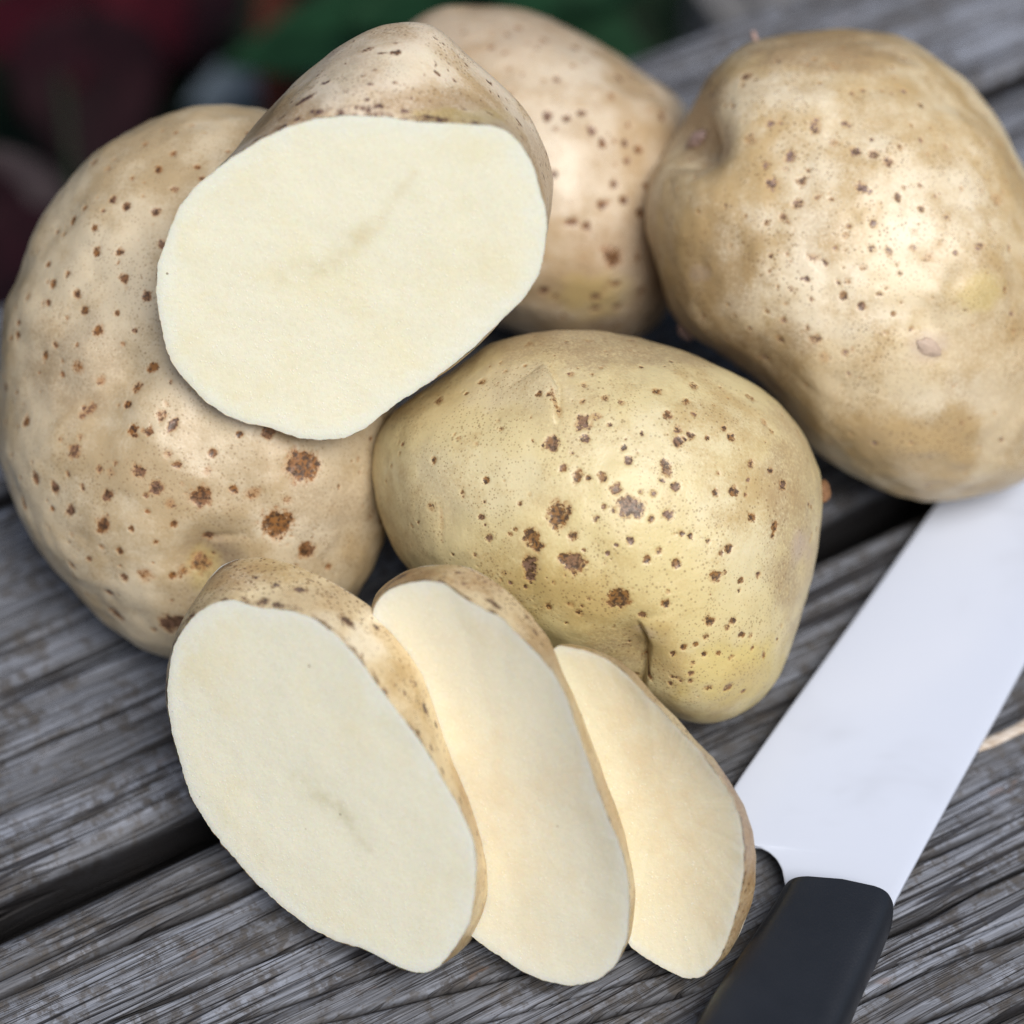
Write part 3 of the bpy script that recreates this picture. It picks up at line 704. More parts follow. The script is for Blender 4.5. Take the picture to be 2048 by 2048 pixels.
# -- the halved potato on top of the pile
HALF_FACE = [(466,313),(519,281),(572,254),(636,236),(700,231),(769,233),(848,245),(901,246),(954,249),(993,252),(1018,264),(1040,286),(1058,312),(1071,344),(1080,380),(1091,417),(1094,453),(1089,507),(1076,554),(1047,597),(1000,643),(942,700),(870,757),(800,803),(766,828),(725,861),(683,877),(646,881),(600,876),(567,867),(534,853),(489,846),(447,830),(410,802),(373,764),(348,731),(333,700),(319,634),(312,580),(315,525),(326,496),(344,446),(362,409),(391,373),(435,337)]
HALF_MID = [(470,302),(495,268),(519,239),(557,201),(583,170),(636,127),(668,101),(705,80),(753,58),(811,49),(859,53),(896,80),(928,114),(970,148),(1020,196),(1040,214),(1058,239),(1076,272),(1094,312),(1104,344),(1108,380),(1102,428),(1090,480),(1050,560),(980,640),(880,700),(760,745),(640,745),(540,690),(470,600),(435,500),(440,390)]

def cut_potato_half():
    seg = 420
    aY, aX = radians(27), radians(7)
    n = np.array([-sin(aX), -sin(aY) * cos(aX), -cos(aY) * cos(aX)]); n /= np.linalg.norm(n)
    U = 1 / FPX
    x, y, c = plane_pts(HALF_FACE, n, 0, seg)
    c = np.array([690., 560.])
    p0 = np.array([(c[0] - 1024) * U, (1024 - c[1]) * U, 1.0])
    ring = on_plane(x, y, n, p0); cen = p0
    xs, ys, _c = plane_pts(HALF_FACE, n, 0, seg, jagged=0); rsm = on_plane(xs, ys, n, p0)
    T = 330 * U
    xm, ym, cm = plane_pts(HALF_MID, n, 0, seg, sig=5, jagged=0)
    p1 = p0 - n * T
    mid = on_plane(xm, ym, n, p1)
    # align ring points by direction about the face centre so the loft does not twist
    rings = []
    for s in np.linspace(0, 1, 44):
        w = s ** 1.0
        e = np.sin(s * math.pi / 2) ** 0.85
        r0 = rsm + (ring - rsm) * math.exp(-s / 0.03)
        R = r0 + (-n) * (T * s) + ((mid + n * T) - r0) * e
        rings.append(R)
    mc = mid.mean(0); bulk = 230 * U
    for ph in np.linspace(0.06, math.pi / 2 - 0.02, 26):
        rings.append(mc + (mid - mc) * cos(ph) - n * bulk * sin(ph))
    rings.append(np.repeat((mc - n * bulk)[None], seg, 0) + (mid - mc) * 0.002)
    lam = 0.534
    V, F = loft(rings)
    base = EYE + to_world(V).min(0) * 0
    W = EYE + to_world(V) * lam
    base = np.array([W[:, 0].mean(), W[:, 1].mean(), W[:, 2].min()])
    print('half z', W[:, 2].min(), W[:, 2].max())
    t = thing("halved_potato", "halved potato with its pale cut face forward, lying on top of the pile", "potato half", base)
    spots = conv([(180,460,16),(320,290,20,.85,2,.2),(210,390,22,.4),(170,270,26,.6,1.6,.3),(325,235,14,.7),(550,405,16,.9,1.3,0),(650,448,13,.9,1.3,0),(320,455,14,.7),(415,540,10),(165,550,15,.9),(230,585,20,.8,1.4,0),(555,655,18,1),(850,630,15,.9,1.6,-.3),(885,695,15,.9,1.7,-.4),(1010,675,16,.9,1.6,-.6),(840,455,12,.8,1.8,-.5),(850,505,10,.8),(1140,970,14,.9,1.6,-1.2),(1120,910,10,.8),(930,600,8,.7),(700,600,14,.7),(615,350,16,.5),(640,320,10,.4),(520,640,12,.7),(600,670,10,.8)], 674, 0, .3623) \
        + conv([(1680,550,30,1,1.8,.5),(1800,455,15,1,1.7,.1),(1720,620,15,1),(1560,650,16,.9,2,.6),(1575,690,11,1),(1470,620,10,.9),(1390,730,12,.8),(1610,560,12,.9)], 0, 0, .3623)
    skin_object(V, F, spots, 51, M_HALF_SKIN, t, base, lam, random_n=420, rr=(1.5, 5),
                russets=[(560, 245, 130, 55, .9), (700, 130, 80, 60, .4), (850, 205, 130, 40, .75), (1080, 350, 40, 120, .5), (760, 60, 120, 25, .5)],
                greens=[(900, 235, 130, 22, .4)], patches=[(650, 100, 40, 20, .5)], lit_pales=[(820, 130, 90, 40, .9), (690, 150, 40, 30, .7), (880, 190, 70, 25, .6)])
    fm = flesh_mat("pale_flesh", c4(0.83, 0.805, 0.64), c4(0.81, 0.765, 0.56), c4(0.83, 0.83, 0.71), c4(0.62, 0.53, 0.30))
    D = face_disc(ring, cen, n, 70, 0.0, 61,
                  [((640, 545), (760, 440), 24, .5), ((745, 455), (830, 345), 12, .3), ((560, 560), (660, 530), 22, .35)], 60, 0.8)
    disc_object("cut_face", *D, fm, t, base, lam)
    return t, V, lam
half, VH, LH = cut_potato_half()

# -- the three slices
S1_FACE = [(361,1264),(391,1228),(429,1205),(468,1198),(514,1215),(572,1221),(624,1234),(675,1270),(721,1322),(759,1374),(798,1425),(837,1477),(869,1529),(895,1574),(921,1619),(947,1678),(955,1729),(950,1794),(937,1852),(908,1898),(876,1936),(843,1948),(798,1936),(753,1911),(714,1893),(675,1883),(624,1859),(572,1820),(514,1768),(462,1710),(416,1652),(384,1600),(361,1529),(345,1471),(334,1412),(337,1341),(345,1302)]
S1_BACK = [(361,1262),(378,1220),(397,1192),(416,1160),(442,1131),(475,1117),(526,1115),(578,1124),(630,1147),(688,1176),(740,1212),(779,1251),(818,1302),(847,1348),(869,1412),(889,1477),(908,1529),(930,1581),(949,1632),(965,1684),(975,1729),(978,1781),(972,1820),(955,1859),(935,1890),(900,1900),(850,1890),(780,1850),(700,1800),(620,1740),(540,1670),(470,1590),(420,1500),(385,1410),(362,1330)]
S2_FACE = [(746,1212),(757,1199),(779,1179),(818,1165),(856,1161),(889,1166),(915,1189),(947,1209),(999,1231),(1038,1270),(1076,1309),(1109,1348),(1135,1399),(1154,1458),(1173,1516),(1193,1574),(1212,1626),(1232,1671),(1248,1716),(1258,1768),(1259,1826),(1254,1878),(1232,1930),(1193,1962),(1141,1974),(1089,1962),(1038,1940),(986,1904),(941,1872),(895,1800),(855,1690),(820,1570),(790,1450),(762,1340),(745,1260)]
S2_BACK = [(746,1205),(750,1189),(772,1166),(811,1141),(850,1131),(895,1128),(941,1134),(986,1160),(1025,1192),(1063,1231),(1096,1276),(1118,1328),(1141,1380),(1164,1432),(1186,1490),(1209,1555),(1232,1613),(1251,1671),(1264,1729),(1270,1781),(1267,1846),(1258,1885),(1235,1915),(1190,1930),(1130,1930),(1060,1900),(1000,1850),(950,1780),(905,1680),(865,1570),(825,1450),(785,1340),(755,1255)]
S3_FACE = [(1109,1291),(1141,1293),(1180,1302),(1219,1322),(1251,1348),(1283,1380),(1322,1419),(1361,1464),(1400,1503),(1432,1548),(1465,1593),(1481,1645),(1489,1697),(1487,1749),(1478,1807),(1461,1865),(1439,1917),(1406,1956),(1368,1958),(1329,1938),(1290,1917),(1262,1895),(1220,1820),(1180,1700),(1140,1560),(1105,1430),(1090,1340)]
S3_BACK = [(1109,1289),(1141,1287),(1186,1297),(1232,1316),(1271,1347),(1311,1394),(1350,1433),(1389,1479),(1428,1517),(1460,1563),(1487,1610),(1504,1662),(1513,1710),(1511,1762),(1501,1813),(1480,1868),(1458,1906),(1425,1930),(1380,1930),(1330,1905),(1280,1860),(1235,1780),(1195,1670),(1155,1550),(1120,1430),(1100,1345)]

def slice_of(face, back, az, el, T, seed, label, fm, spots, core, rimw, dish, russets=(), floor=0.0, lit_pales=()):
    seg = 400; U = 1 / FPX
    nw = np.array([cos(el) * cos(az), cos(el) * sin(az), sin(el)])
    n = cam_axes(nw)
    x, y, c = plane_pts(face, n, 0, seg)
    p0 = np.array([(c[0] - 1024) * U, (1024 - c[1]) * U, 1.0])
    ring = on_plane(x, y, n, p0)
    xs, ys, _c = plane_pts(face, n, 0, seg, jagged=0); rsm = on_plane(xs, ys, n, p0)
    xb, yb, cb = plane_pts(back, n, 0, seg, jagged=0)
    bring = on_plane(xb, yb, n, p0 - n * T * U)
    rings = []
    for s in np.linspace(0, 1, 34):
        e = s ** 0.8
        r0 = rsm + (ring - rsm) * math.exp(-s / 0.06)
        R = r0 * (1 - e) + bring * e
        # constant progress through the thickness
        dn = (R - ring) @ n
        R = R - n * (dn + s * T * U)[:, None]
        out = (ring + bring) / 2 - (ring + bring).mean(0) / 2
        out = out - np.outer(out @ n, n); out /= np.linalg.norm(out, axis=1)[:, None]
        rings.append(R + out * (math.sin(s * math.pi) * 3.0 * U))
    rings = [ring - n * 0.0] + rings[1:]
    V, F = loft(rings)
    lam = settle(V, floor)
    W = EYE + to_world(V) * lam
    base = np.array([W[:, 0].mean(), W[:, 1].mean(), W[:, 2].min()])
    print('slice', round(lam, 4), np.round(np.ptp(W, axis=0), 3), 'thick', T * U * lam)
    t = thing("potato_slice", label, "potato slice", base, 0, "potato slices leaning in a row")
    skin_object(V, F, spots, seed, M_SLICE_SKIN, t, base, lam, russets, random_n=520, rr=(1.3, 3.6), lit_pales=lit_pales)
    D = face_disc(ring, p0, n, 64, dish, seed, core, rimw * 1.8, 0.8)
    disc_object("cut_face", *D, fm, t, base, lam)
    cen = bring.mean(0)
    D = face_disc(bring, cen, -n, 14, 0, seed + 2, [], 24, 2.0)
    D = (D[0], D[1][:, ::-1], D[2][:, [0, 2, 1]], D[3])
    disc_object("cut_face", *D, fm, t, base, lam)
    return t

F1 = flesh_mat("first_slice_flesh", c4(0.85, 0.82, 0.655), c4(0.84, 0.785, 0.58), c4(0.87, 0.855, 0.74), c4(0.56, 0.51, 0.31), (5, 2, 1))
F2 = flesh_mat("second_slice_flesh", c4(0.80, 0.765, 0.61), c4(0.79, 0.725, 0.555), c4(0.81, 0.79, 0.68), c4(0.71, 0.61, 0.41), (9, 4, 3))
F3 = flesh_mat("third_slice_flesh", c4(0.78, 0.725, 0.55), c4(0.77, 0.675, 0.48), c4(0.81, 0.785, 0.665), c4(0.71, 0.575, 0.37), (2, 8, 5))
AZN = math.atan2(-0.85, -0.52)
slice_of(S1_FACE, S1_BACK, AZN, radians(24), 170, 71, "thick first potato slice with a broad rim of speckled skin, in front of the others", F1,
         conv([(230,130,40,.55,2,.2),(325,160,10,.9),(385,188,13,.8),(468,203,15,.8,1.5,0),(350,240,22,.7),(395,245,14,.9),(610,300,18,.95,1.7,-.5),(700,320,11,.7),(790,520,10,.8),(850,570,14,.9,1.5,-1.1),(830,640,9),(885,620,12,.8),(870,690,10,.9),(905,760,12,.8),(935,840,12,1),(960,850,12,.8),(990,890,10,.8),(1010,950,10,.8),(1035,1075,9,.7),(820,490,10,.7)], 300, 1050, .647),
         [((590, 1555), (700, 1640), 20, .5), ((690, 1640), (740, 1700), 14, .35)], 30, 0,
         russets=[(450, 1150, 110, 35, .5), (640, 1200, 100, 40, .35), (940, 1640, 40, 200, .5)], lit_pales=[(730, 1280, 60, 60, 1), (480, 1160, 60, 30, .6), (660, 1240, 60, 30, .6)])
slice_of(S2_FACE, S2_BACK, AZN, radians(25), 125, 81, "middle potato slice standing between the thick first slice and the last thin one", F2,
         conv([(740,180,30,.95,2,.5),(790,150,18,.9),(700,215,12,1),(960,150,9,.8),(965,180,10,.7),(1070,250,14,.9),(1060,240,12,.7,1.8,-.6),(1165,285,11,.8),(1190,330,10,.8,1.6,-.8),(1215,370,9,.7),(1390,835,10,1),(1420,910,12,.9),(1440,960,10,.7)], 300, 1050, .647),
         [((905, 1430), (930, 1600), 44, .3), ((1010, 1700), (1130, 1760), 26, .35), ((960, 1480), (1040, 1800), 95, .35)], 26, 26,
         russets=[(800, 1150, 90, 40, .9), (960, 1160, 110, 40, .7), (1090, 1290, 60, 120, .6), (1220, 1620, 40, 200, .5)])
slice_of(S3_FACE, S3_BACK, AZN + radians(4), radians(27), 95, 91, "thin last potato slice beside the black knife handle", F3,
         conv([(1460,450,10,.8),(1660,640,9,.8),(1830,910,8,.9),(1845,1000,8,.8),(1840,1130,8,.8)], 300, 1050, .647),
         [((1290, 1480), (1360, 1640), 60, .35), ((1330, 1700), (1440, 1880), 34, .4), ((1230, 1440), (1360, 1760), 110, .5)], 22, 36,
         russets=[(1480, 1650, 60, 300, .7), (1300, 1370, 150, 90, .5)])

# ------------------------------------------------------------------ the knife
def tube_mesh(name, pts, r0, r1, M=10):
    pts = np.array(pts, float); n = 20
    t = np.linspace(0, 1, len(pts)); ts = np.linspace(0, 1, n)
    C = np.stack([np.interp(ts, t, pts[:, k]) for k in range(3)], 1)
    for _ in range(3): C[1:-1] = (C[:-2] + 2 * C[1:-1] + C[2:]) / 4
    T = np.gradient(C, axis=0); T /= np.linalg.norm(T, axis=1)[:, None]
    A = np.cross(T, [0.31, 0.9, 0.3]); A /= np.linalg.norm(A, axis=1)[:, None]; B = np.cross(T, A)
    rings = [C[k] + (r0 + (r1 - r0) * ts[k]) * np.array([cos(q) * A[k] + sin(q) * B[k] for q in np.linspace(0, 2 * math.pi, M, endpoint=False)]) for k in range(n)]
    V, F = loft(rings)
    return make_mesh(name, V, F)

def knife():
    zb = 0.0062
    B = lambda x, y, z=zb: at_z(x, y, z)
    o = B(1680, 1790)
    t = thing("kitchen_knife", "kitchen knife with a white blade and black handle lying on the planks", "knife", (o[0], o[1], 0))
    base = np.array([o[0], o[1], 0])
    # blade: left border (heel notch, then the cutting edge) and right border (spine), both from the handle to the tip
    lft = [(1590, 1830), (1574, 1790), (1569, 1765), (1564, 1738), (1553, 1718), (1538, 1704), (1520, 1695), (1495, 1690), (1440, 1688),
           (1413, 1680), (1422, 1652), (1475, 1562), (1560, 1440), (1660, 1300), (1770, 1145), (1865, 1008), (1960, 872), (2030, 775), (2090, 705), (2150, 655), (2205, 640)]
    rgt = [(1760, 1865), (1780, 1828), (1793, 1800), (1800, 1787), (1806, 1775), (1811, 1765), (1817, 1754), (1826, 1737), (1840, 1711),
           (1850, 1692), (1862, 1670), (1910, 1581), (1960, 1490), (2003, 1413), (2062, 1302), (2120, 1170), (2165, 1040), (2205, 900), (2226, 790), (2232, 700), (2222, 655)]
    A = np.array([B(x, y) for x, y in lft]); Bq = np.array([B(x, y) for x, y in rgt])
    t0 = np.arange(len(A)); ts = np.unique(np.concatenate([np.linspace(0, 11, 90), np.linspace(11, len(A) - 1, 60)]))
    def cat(P):
        C = np.stack([np.interp(ts, t0, P[:, k]) for k in range(3)], 1)
        for _ in range(3): C[1:-1] = (C[:-2] + 2 * C[1:-1] + C[2:]) / 4
        return C
    A, Bq = cat(A), cat(Bq)
    hd, tipd = np.array(B(1690, 1790)[:2]), np.array(B(2210, 645)[:2]); ax = (tipd - hd) / np.linalg.norm(tipd - hd); LL_ = np.linalg.norm(tipd - hd)
    cols = np.array([0, .004, .02, .06, .12, .22, .35, .5, .65, .8, .92, .98, .996, 1.0])
    half = np.array([.10, .22, .30, .42, .55, .7, .8, .9, .97, 1, 1, 1, .9, .6]) * 0.0009
    top, bot = [], []
    for a, b in zip(A, Bq):
        for q, hh in zip(cols, half):
            p = a + (b - a) * q
            z = zb * (1 - np.clip((p[:2] - hd) @ ax / LL_, 0, 1)) + 0.0022 * np.clip((p[:2] - hd) @ ax / LL_, 0, 1)
            top.append((p[0], p[1], z + hh)); bot.append((p[0], p[1], z - hh))
    n, K = len(A), len(cols)
    V = np.array(top + bot) - base
    i = np.arange(n - 1)[:, None] * K + np.arange(K - 1)[None]
    Ft = np.stack([i, i + 1, i + K + 1, i + K], -1).reshape(-1, 4); N0 = n * K
    ring = np.concatenate([np.arange(K), np.arange(1, n) * K + K - 1, (n - 1) * K + np.arange(K - 2, -1, -1), np.arange(n - 2, 0, -1) * K])
    r2 = np.roll(ring, -1)
    me = make_mesh("blade", V, np.vstack([Ft, Ft[:, ::-1] + N0, np.stack([r2, ring, ring + N0, r2 + N0], 1)]))
    bm = bmesh.new(); bm.from_mesh(me); bmesh.ops.recalc_face_normals(bm, faces=bm.faces)
    for e in bm.edges:
        if len(e.link_faces) == 2 and e.calc_face_angle(0) > radians(50): e.smooth = False
    bm.to_mesh(me); bm.free()
    m = NT("white_ceramic")
    sm = m.noise(30, 3, 0.6, dist=0.5)
    sc = m.noise(1.0, 2, 0.5, m.map((60, 500, 60)))
    col = m.mix(m.ss(0.5, 0.8, sm), c4(0.58, 0.63, 0.75), c4(0.50, 0.54, 0.64))  # cool tint puts the sky's reflection into the blade colour
    rough = m.math('ADD', 0.10, m.math('MULTIPLY', sm, 0.16))
    m.fin(col, rough, m.bump(sc, 0.05, 0.0003), 0.5)
    bl = obj("blade", me, m.mat, t)
    # handle: sections from the blade back towards the viewer
    zmid = 0.0066; hz = 0.0066
    lx = np.array([[1569, 1763], [1562, 1772], [1552, 1792], [1514, 1850], [1472, 1912], [1419, 1988], [1377, 2056], [1270, 2230], [1150, 2430], [1090, 2540]], float)
    rx = np.array([[1786, 1799], [1790, 1806], [1789, 1822], [1770, 1870], [1738, 1940], [1700, 2030], [1668, 2100], [1590, 2290], [1490, 2500], [1420, 2600]], float)
    secs = []; M = 40
    full = [1, 1, 1, 1, 1, 1, 1, 1, .97, .7]
    # left and right borders in plan, smooth splines through the points
    tt = np.linspace(0, 1, len(lx)); ts = np.concatenate([np.linspace(0, .12, 8)[:-1], np.linspace(.12, 1, 40)])
    def sp(a): return np.stack([np.interp(ts, tt, a[:, 0]), np.interp(ts, tt, a[:, 1])], 1)
    A, Bq = sp(lx), sp(rx); fu = np.interp(ts, tt, full)
    A = np.array([at_z(x, y, 0.0112) for x, y in A]); Bq = np.array([at_z(x, y, 0.0105) for x, y in Bq])
    ax3 = (A[-1] + Bq[-1] - A[0] - Bq[0]); ax3[2] = 0; ax3 /= np.linalg.norm(ax3)
    V = []
    for k in range(len(ts)):
        c = (A[k] + Bq[k]) / 2; w = (Bq[k] - A[k]) / 2; w[2] = 0
        for j in range(M):
            a = 2 * math.pi * j / M; ca, sa = cos(a), sin(a)
            X = np.sign(ca) * abs(ca) ** 0.24; Z = np.sign(sa) * abs(sa) ** 0.5
            # the front end bows towards the blade in its middle
            bow = -0.0012 * (1 - X * X) * (1 - smooth(0, 0.25, ts[k]))
            V.append(np.array([c[0], c[1], zmid]) + w * X * (0.94 + 0.06 * (1 - max(0, Z) ** 2)) + np.array([0, 0, hz * fu[k] * Z]) + ax3 * bow)
    V = np.array(V) - base
    K = len(ts)
    i = np.arange(K - 1)[:, None] * M + np.arange(M)[None]; j = np.arange(K - 1)[:, None] * M + (np.arange(M)[None] + 1) % M
    F = np.stack([i, j, j + M, i + M], -1).reshape(-1, 4)
    me = make_mesh("handle", V, F)
    bm = bmesh.new(); bm.from_mesh(me)
    bmesh.ops.holes_fill(bm, edges=[e for e in bm.edges if e.is_boundary], sides=0)
    bmesh.ops.recalc_face_normals(bm, faces=bm.faces); bm.to_mesh(me); bm.free()
    m = NT("black_plastic")
    g = m.noise(2600, 2, 0.6); sm = m.noise(60, 3, 0.6)
    col = m.mix(sm, c4(0.009, 0.011, 0.015), c4(0.015, 0.018, 0.025))
    dst, vc = m.voro(260)
    col = m.mix(m.math('MULTIPLY', m.ss(0.07, 0.04, dst), m.ss(0.8, 0.84, vc)), col, c4(0.25, 0.24, 0.23))
    m.fin(col, m.math('ADD', 0.30, m.math('MULTIPLY', sm, 0.12)), m.bump(g, 0.25, 0.0003), 0.5)
    obj("handle", me, m.mat, t)
    return t
knife()

# a pale splinter of wood by the blade
def splinter():
    a = at_z(1940, 1502, 0.0006); b = at_z(2110, 1424, 0.0008)
    base = a.copy(); base[2] = 0
    ax = b - a; L = np.linalg.norm(ax); ax /= L; sd = np.cross(ax, [0, 0, 1]); M = 10; rings = []
    for k, s in enumerate(np.linspace(0, 1, 26)):
        r = 0.0014 * (0.35 + 0.65 * math.sin(min(1, 0.15 + s * 0.9) * math.pi * 0.55)) * (1 + 0.15 * math.sin(9 * s))
        c = a + ax * L * s + sd * 0.0001 * math.sin(s * 5)
        rings.append([c + sd * r * 1.1 * cos(q) + np.array([0, 0, r * 0.4 * sin(q)]) for q in np.linspace(0, 2 * math.pi, M, endpoint=False)])
    V, F = loft([np.array(r) for r in rings])
    me = make_mesh("wood_splinter", V - base, F)
    bm = bmesh.new(); bm.from_mesh(me); bmesh.ops.holes_fill(bm, edges=[e for e in bm.edges if e.is_boundary], sides=0)
    bmesh.ops.recalc_face_normals(bm, faces=bm.faces); bm.to_mesh(me); bm.free()
    m = NT("pale_splinter"); f = m.noise(1.0, 3, 0.6, m.map((300, 1200, 900)))
    m.fin(m.mix(m.ss(.35, .65, f), c4(0.42, 0.33, 0.25), c4(0.66, 0.60, 0.54)), 0.6, m.bump(f, .5, .0004))
    tag(obj("wood_splinter", me, m.mat, None, base), "thin pale splinter of wood beside the spine of the knife blade", "splinter")
splinter()

# ------------------------------------------------------------------ behind the table: soil, plants
def soil():
    n = 90; s = np.sign(np.linspace(-1, 1, n)) * np.abs(np.linspace(-1, 1, n)) ** 3 * 40
    X, Y = np.meshgrid(s, s + 0.9); P = np.stack([X.ravel(), Y.ravel(), np.zeros(n * n)], 1)
    P[:, 2] = -0.55 + noise(P, 9, 4, 3) * 0.012 * (np.abs(P[:, 0]) < 3)
    i = np.arange(n - 1)[:, None] * n + np.arange(n - 1)[None]
    F = np.stack([i, i + 1, i + n + 1, i + n], -1).reshape(-1, 4)
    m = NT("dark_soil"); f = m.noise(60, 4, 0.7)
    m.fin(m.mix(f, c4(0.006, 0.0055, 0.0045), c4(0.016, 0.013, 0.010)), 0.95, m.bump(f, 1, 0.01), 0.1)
    o = obj("ground", make_mesh("ground", P, F), m.mat); o['kind'] = 'structure'
soil()

def leaf_mesh(name, L, W, curl, fold, seed, point=1.0):
    nu, nv = 22, 9
    s = np.linspace(0, 1, nu); v = np.linspace(-1, 1, nv)
    wd = W * np.sin(np.pi * s ** 0.8) ** 0.8 * (1 - 0.25 * s * point) + 0.0004
    P = []
    for a, w in zip(s, wd):
        for q in v:
            P.append((a * L, q * w, -curl * L * a * a + fold * abs(q) * w + 0.06 * W * math.sin(14 * a + seed) * q * q))
    P = np.array(P)
    i = np.arange(nu - 1)[:, None] * nv + np.arange(nv - 1)[None]
    F = np.stack([i, i + nv, i + nv + 1, i + 1], -1).reshape(-1, 4)
    th = 0.0007
    Pb = P - np.array([0, 0, th]); n0 = len(P)
    Fb = F[:, ::-1] + n0
    ed = np.concatenate([np.arange(nv), np.arange(1, nu) * nv + nv - 1, (nu - 1) * nv + np.arange(nv - 2, -1, -1), np.arange(nu - 2, 0, -1) * nv])
    e2 = np.roll(ed, -1)
    Fs = np.stack([e2, ed, ed + n0, e2 + n0], 1)
    return make_mesh(name, np.vstack([P, Pb]), np.vstack([F[:, ::-1], Fb[:, ::-1], Fs[:, ::-1]]))

def leaf_mat(name, a, b, rough=0.5):
    m = NT(name)
    f = m.noise(60, 3, 0.6); v = m.noise(1.0, 2, 0.5, m.map((40, 260, 40)))
    m.fin(m.mix(m.ss(.35, .65, m.math('ADD', m.math('MULTIPLY', f, .6), m.math('MULTIPLY', v, .4))), a, b), max(rough, 0.7), m.bump(v, .4, .001), 0.12)
    return m.mat
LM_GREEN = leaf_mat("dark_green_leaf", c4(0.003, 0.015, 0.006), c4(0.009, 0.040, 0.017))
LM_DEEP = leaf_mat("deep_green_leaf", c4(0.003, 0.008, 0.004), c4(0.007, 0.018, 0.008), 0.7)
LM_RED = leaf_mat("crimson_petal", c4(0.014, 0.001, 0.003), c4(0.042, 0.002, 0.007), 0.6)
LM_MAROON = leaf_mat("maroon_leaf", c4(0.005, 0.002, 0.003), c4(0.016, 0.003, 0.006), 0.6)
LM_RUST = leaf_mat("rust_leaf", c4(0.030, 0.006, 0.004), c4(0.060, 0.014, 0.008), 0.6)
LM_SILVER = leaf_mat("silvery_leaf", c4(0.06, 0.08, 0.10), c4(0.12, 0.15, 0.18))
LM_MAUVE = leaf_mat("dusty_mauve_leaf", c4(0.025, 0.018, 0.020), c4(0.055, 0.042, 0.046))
STEM = plain("plant_stem", (0.02, 0.03, 0.012), 0.7, 80, 0.4)

def plant(name, label, cat, root, leaves, group=None):
    """leaves: (tip-side point x, y in the photo, height z, length, width, azimuth, pitch, curl, material)"""
    t = thing(name, label, cat, root, 0, group)
    R = np.array(root)
    for k, (x, y, z, L, W, az, pt, curl, mt) in enumerate(leaves):
        p = at_z(x, y, z)
        rot = Matrix.Rotation(az, 4, 'Z') @ Matrix.Rotation(-pt, 4, 'Y')
        c = np.array((rot @ Vector((L / 2, 0, -curl * L * 0.25)))[:])
        st = p - c
        o = obj("leaf", leaf_mesh("leaf", L, W, curl, 0.18, k), mt, t)
        o.matrix_local = Matrix.Translation(Vector(st - R)) @ rot
        mid = (st + R) / 2 + np.array([0.01 * math.sin(k), 0.01, 0.02])
        obj("stem", tube_mesh("stem", [np.zeros(3), mid - R, st - R], 0.003, 0.0014), STEM, t)
    return t

D = radians
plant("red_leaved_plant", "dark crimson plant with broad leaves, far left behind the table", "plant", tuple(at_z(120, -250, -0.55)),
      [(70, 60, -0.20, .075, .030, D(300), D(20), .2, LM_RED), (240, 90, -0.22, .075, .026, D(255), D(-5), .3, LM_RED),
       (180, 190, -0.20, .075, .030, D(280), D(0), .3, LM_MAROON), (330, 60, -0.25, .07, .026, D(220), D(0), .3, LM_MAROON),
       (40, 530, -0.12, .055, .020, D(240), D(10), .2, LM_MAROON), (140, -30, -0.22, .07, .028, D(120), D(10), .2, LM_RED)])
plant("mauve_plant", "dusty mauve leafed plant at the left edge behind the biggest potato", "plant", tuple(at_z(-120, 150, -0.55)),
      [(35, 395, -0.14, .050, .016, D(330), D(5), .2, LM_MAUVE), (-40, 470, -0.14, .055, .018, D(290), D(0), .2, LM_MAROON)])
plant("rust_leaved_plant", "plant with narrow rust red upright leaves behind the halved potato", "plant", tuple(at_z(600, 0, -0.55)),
      [(575, 90, -0.16, .075, .012, D(265), D(-35), .0, LM_RUST), (610, -20, -0.18, .07, .013, D(85), D(20), .1, LM_RUST)])
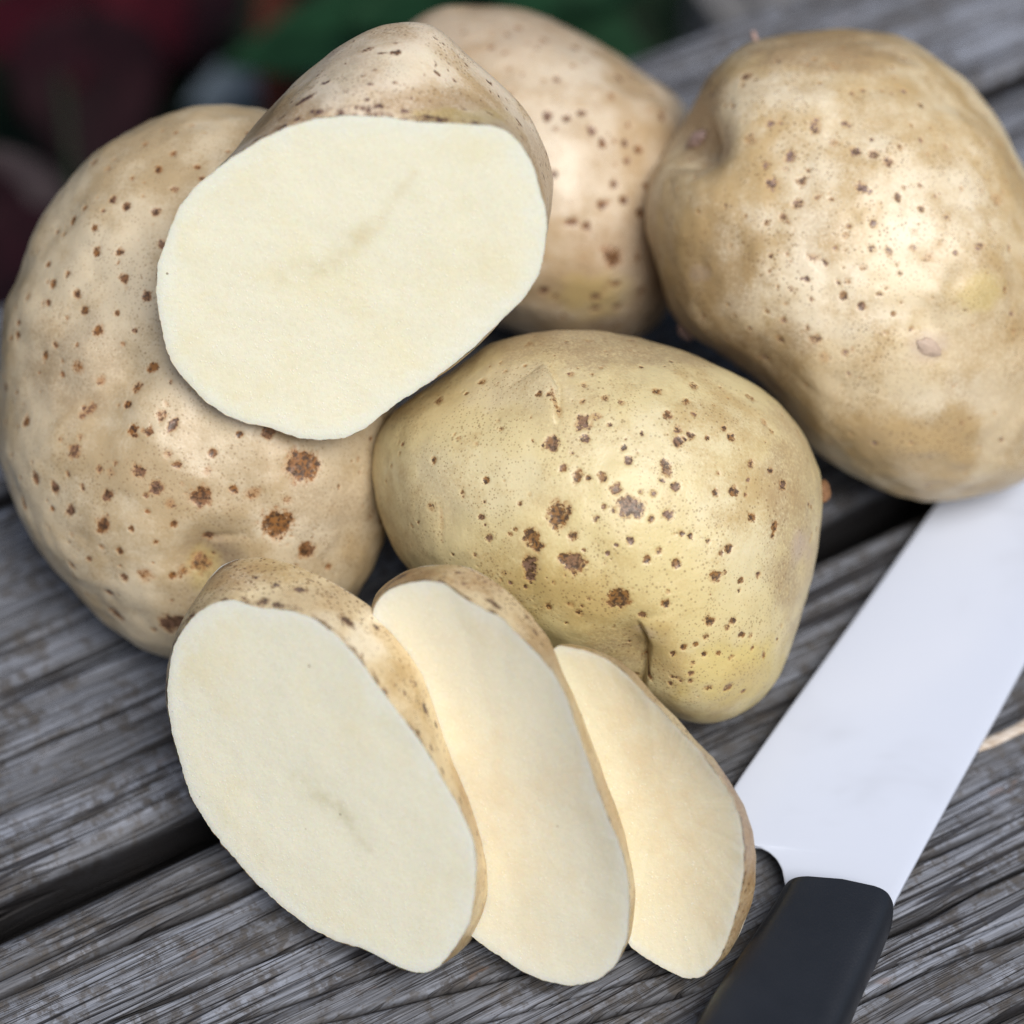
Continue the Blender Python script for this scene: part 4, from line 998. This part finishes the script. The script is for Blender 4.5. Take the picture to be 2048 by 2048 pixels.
plant("silvery_plant", "small silvery blue plant behind the gap between left and halved potato", "plant", tuple(at_z(520, 60, -0.55)),
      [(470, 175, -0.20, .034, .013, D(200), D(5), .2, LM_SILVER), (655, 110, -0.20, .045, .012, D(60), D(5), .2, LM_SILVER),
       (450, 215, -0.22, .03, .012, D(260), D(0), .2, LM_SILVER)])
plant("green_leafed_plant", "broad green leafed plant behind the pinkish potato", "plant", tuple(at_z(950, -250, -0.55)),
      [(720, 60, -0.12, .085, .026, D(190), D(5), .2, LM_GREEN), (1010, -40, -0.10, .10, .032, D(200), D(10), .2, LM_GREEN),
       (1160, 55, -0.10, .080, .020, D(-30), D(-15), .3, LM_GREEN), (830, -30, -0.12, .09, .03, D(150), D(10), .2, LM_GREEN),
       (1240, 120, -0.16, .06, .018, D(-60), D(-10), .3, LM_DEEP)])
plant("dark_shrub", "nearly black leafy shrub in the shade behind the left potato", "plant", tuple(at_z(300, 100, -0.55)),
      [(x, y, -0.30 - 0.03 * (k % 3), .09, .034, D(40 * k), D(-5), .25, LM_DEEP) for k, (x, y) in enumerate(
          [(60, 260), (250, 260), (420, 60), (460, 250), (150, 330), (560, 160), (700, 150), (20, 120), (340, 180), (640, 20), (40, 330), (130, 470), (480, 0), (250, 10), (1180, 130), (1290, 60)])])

def slab():
    p = at_z(1385, -30, -0.25)
    bm = bmesh.new(); bmesh.ops.create_cube(bm, size=1)
    for v in bm.verts: v.co = Vector((v.co.x * 0.30, v.co.y * 0.16, v.co.z * 0.30 ))
    bmesh.ops.bevel(bm, geom=list(bm.edges), offset=0.012, segments=3, affect='EDGES')
    me = bpy.data.meshes.new("stone_block"); bm.to_mesh(me); bm.free()
    m = NT("grey_stone"); f = m.noise(50, 5, 0.65)
    m.fin(m.mix(f, c4(0.13, 0.13, 0.135), c4(0.28, 0.275, 0.28)), 0.85, m.bump(f, .6, .004), .2)
    o = obj("stone_block", me, m.mat, None, (p[0] + 0.165, p[1] + 0.02, -0.40)); o.rotation_euler = (0, 0, D(24))
    tag(o, "pale grey stone block beyond the rear edge of the table", "stone")
slab()
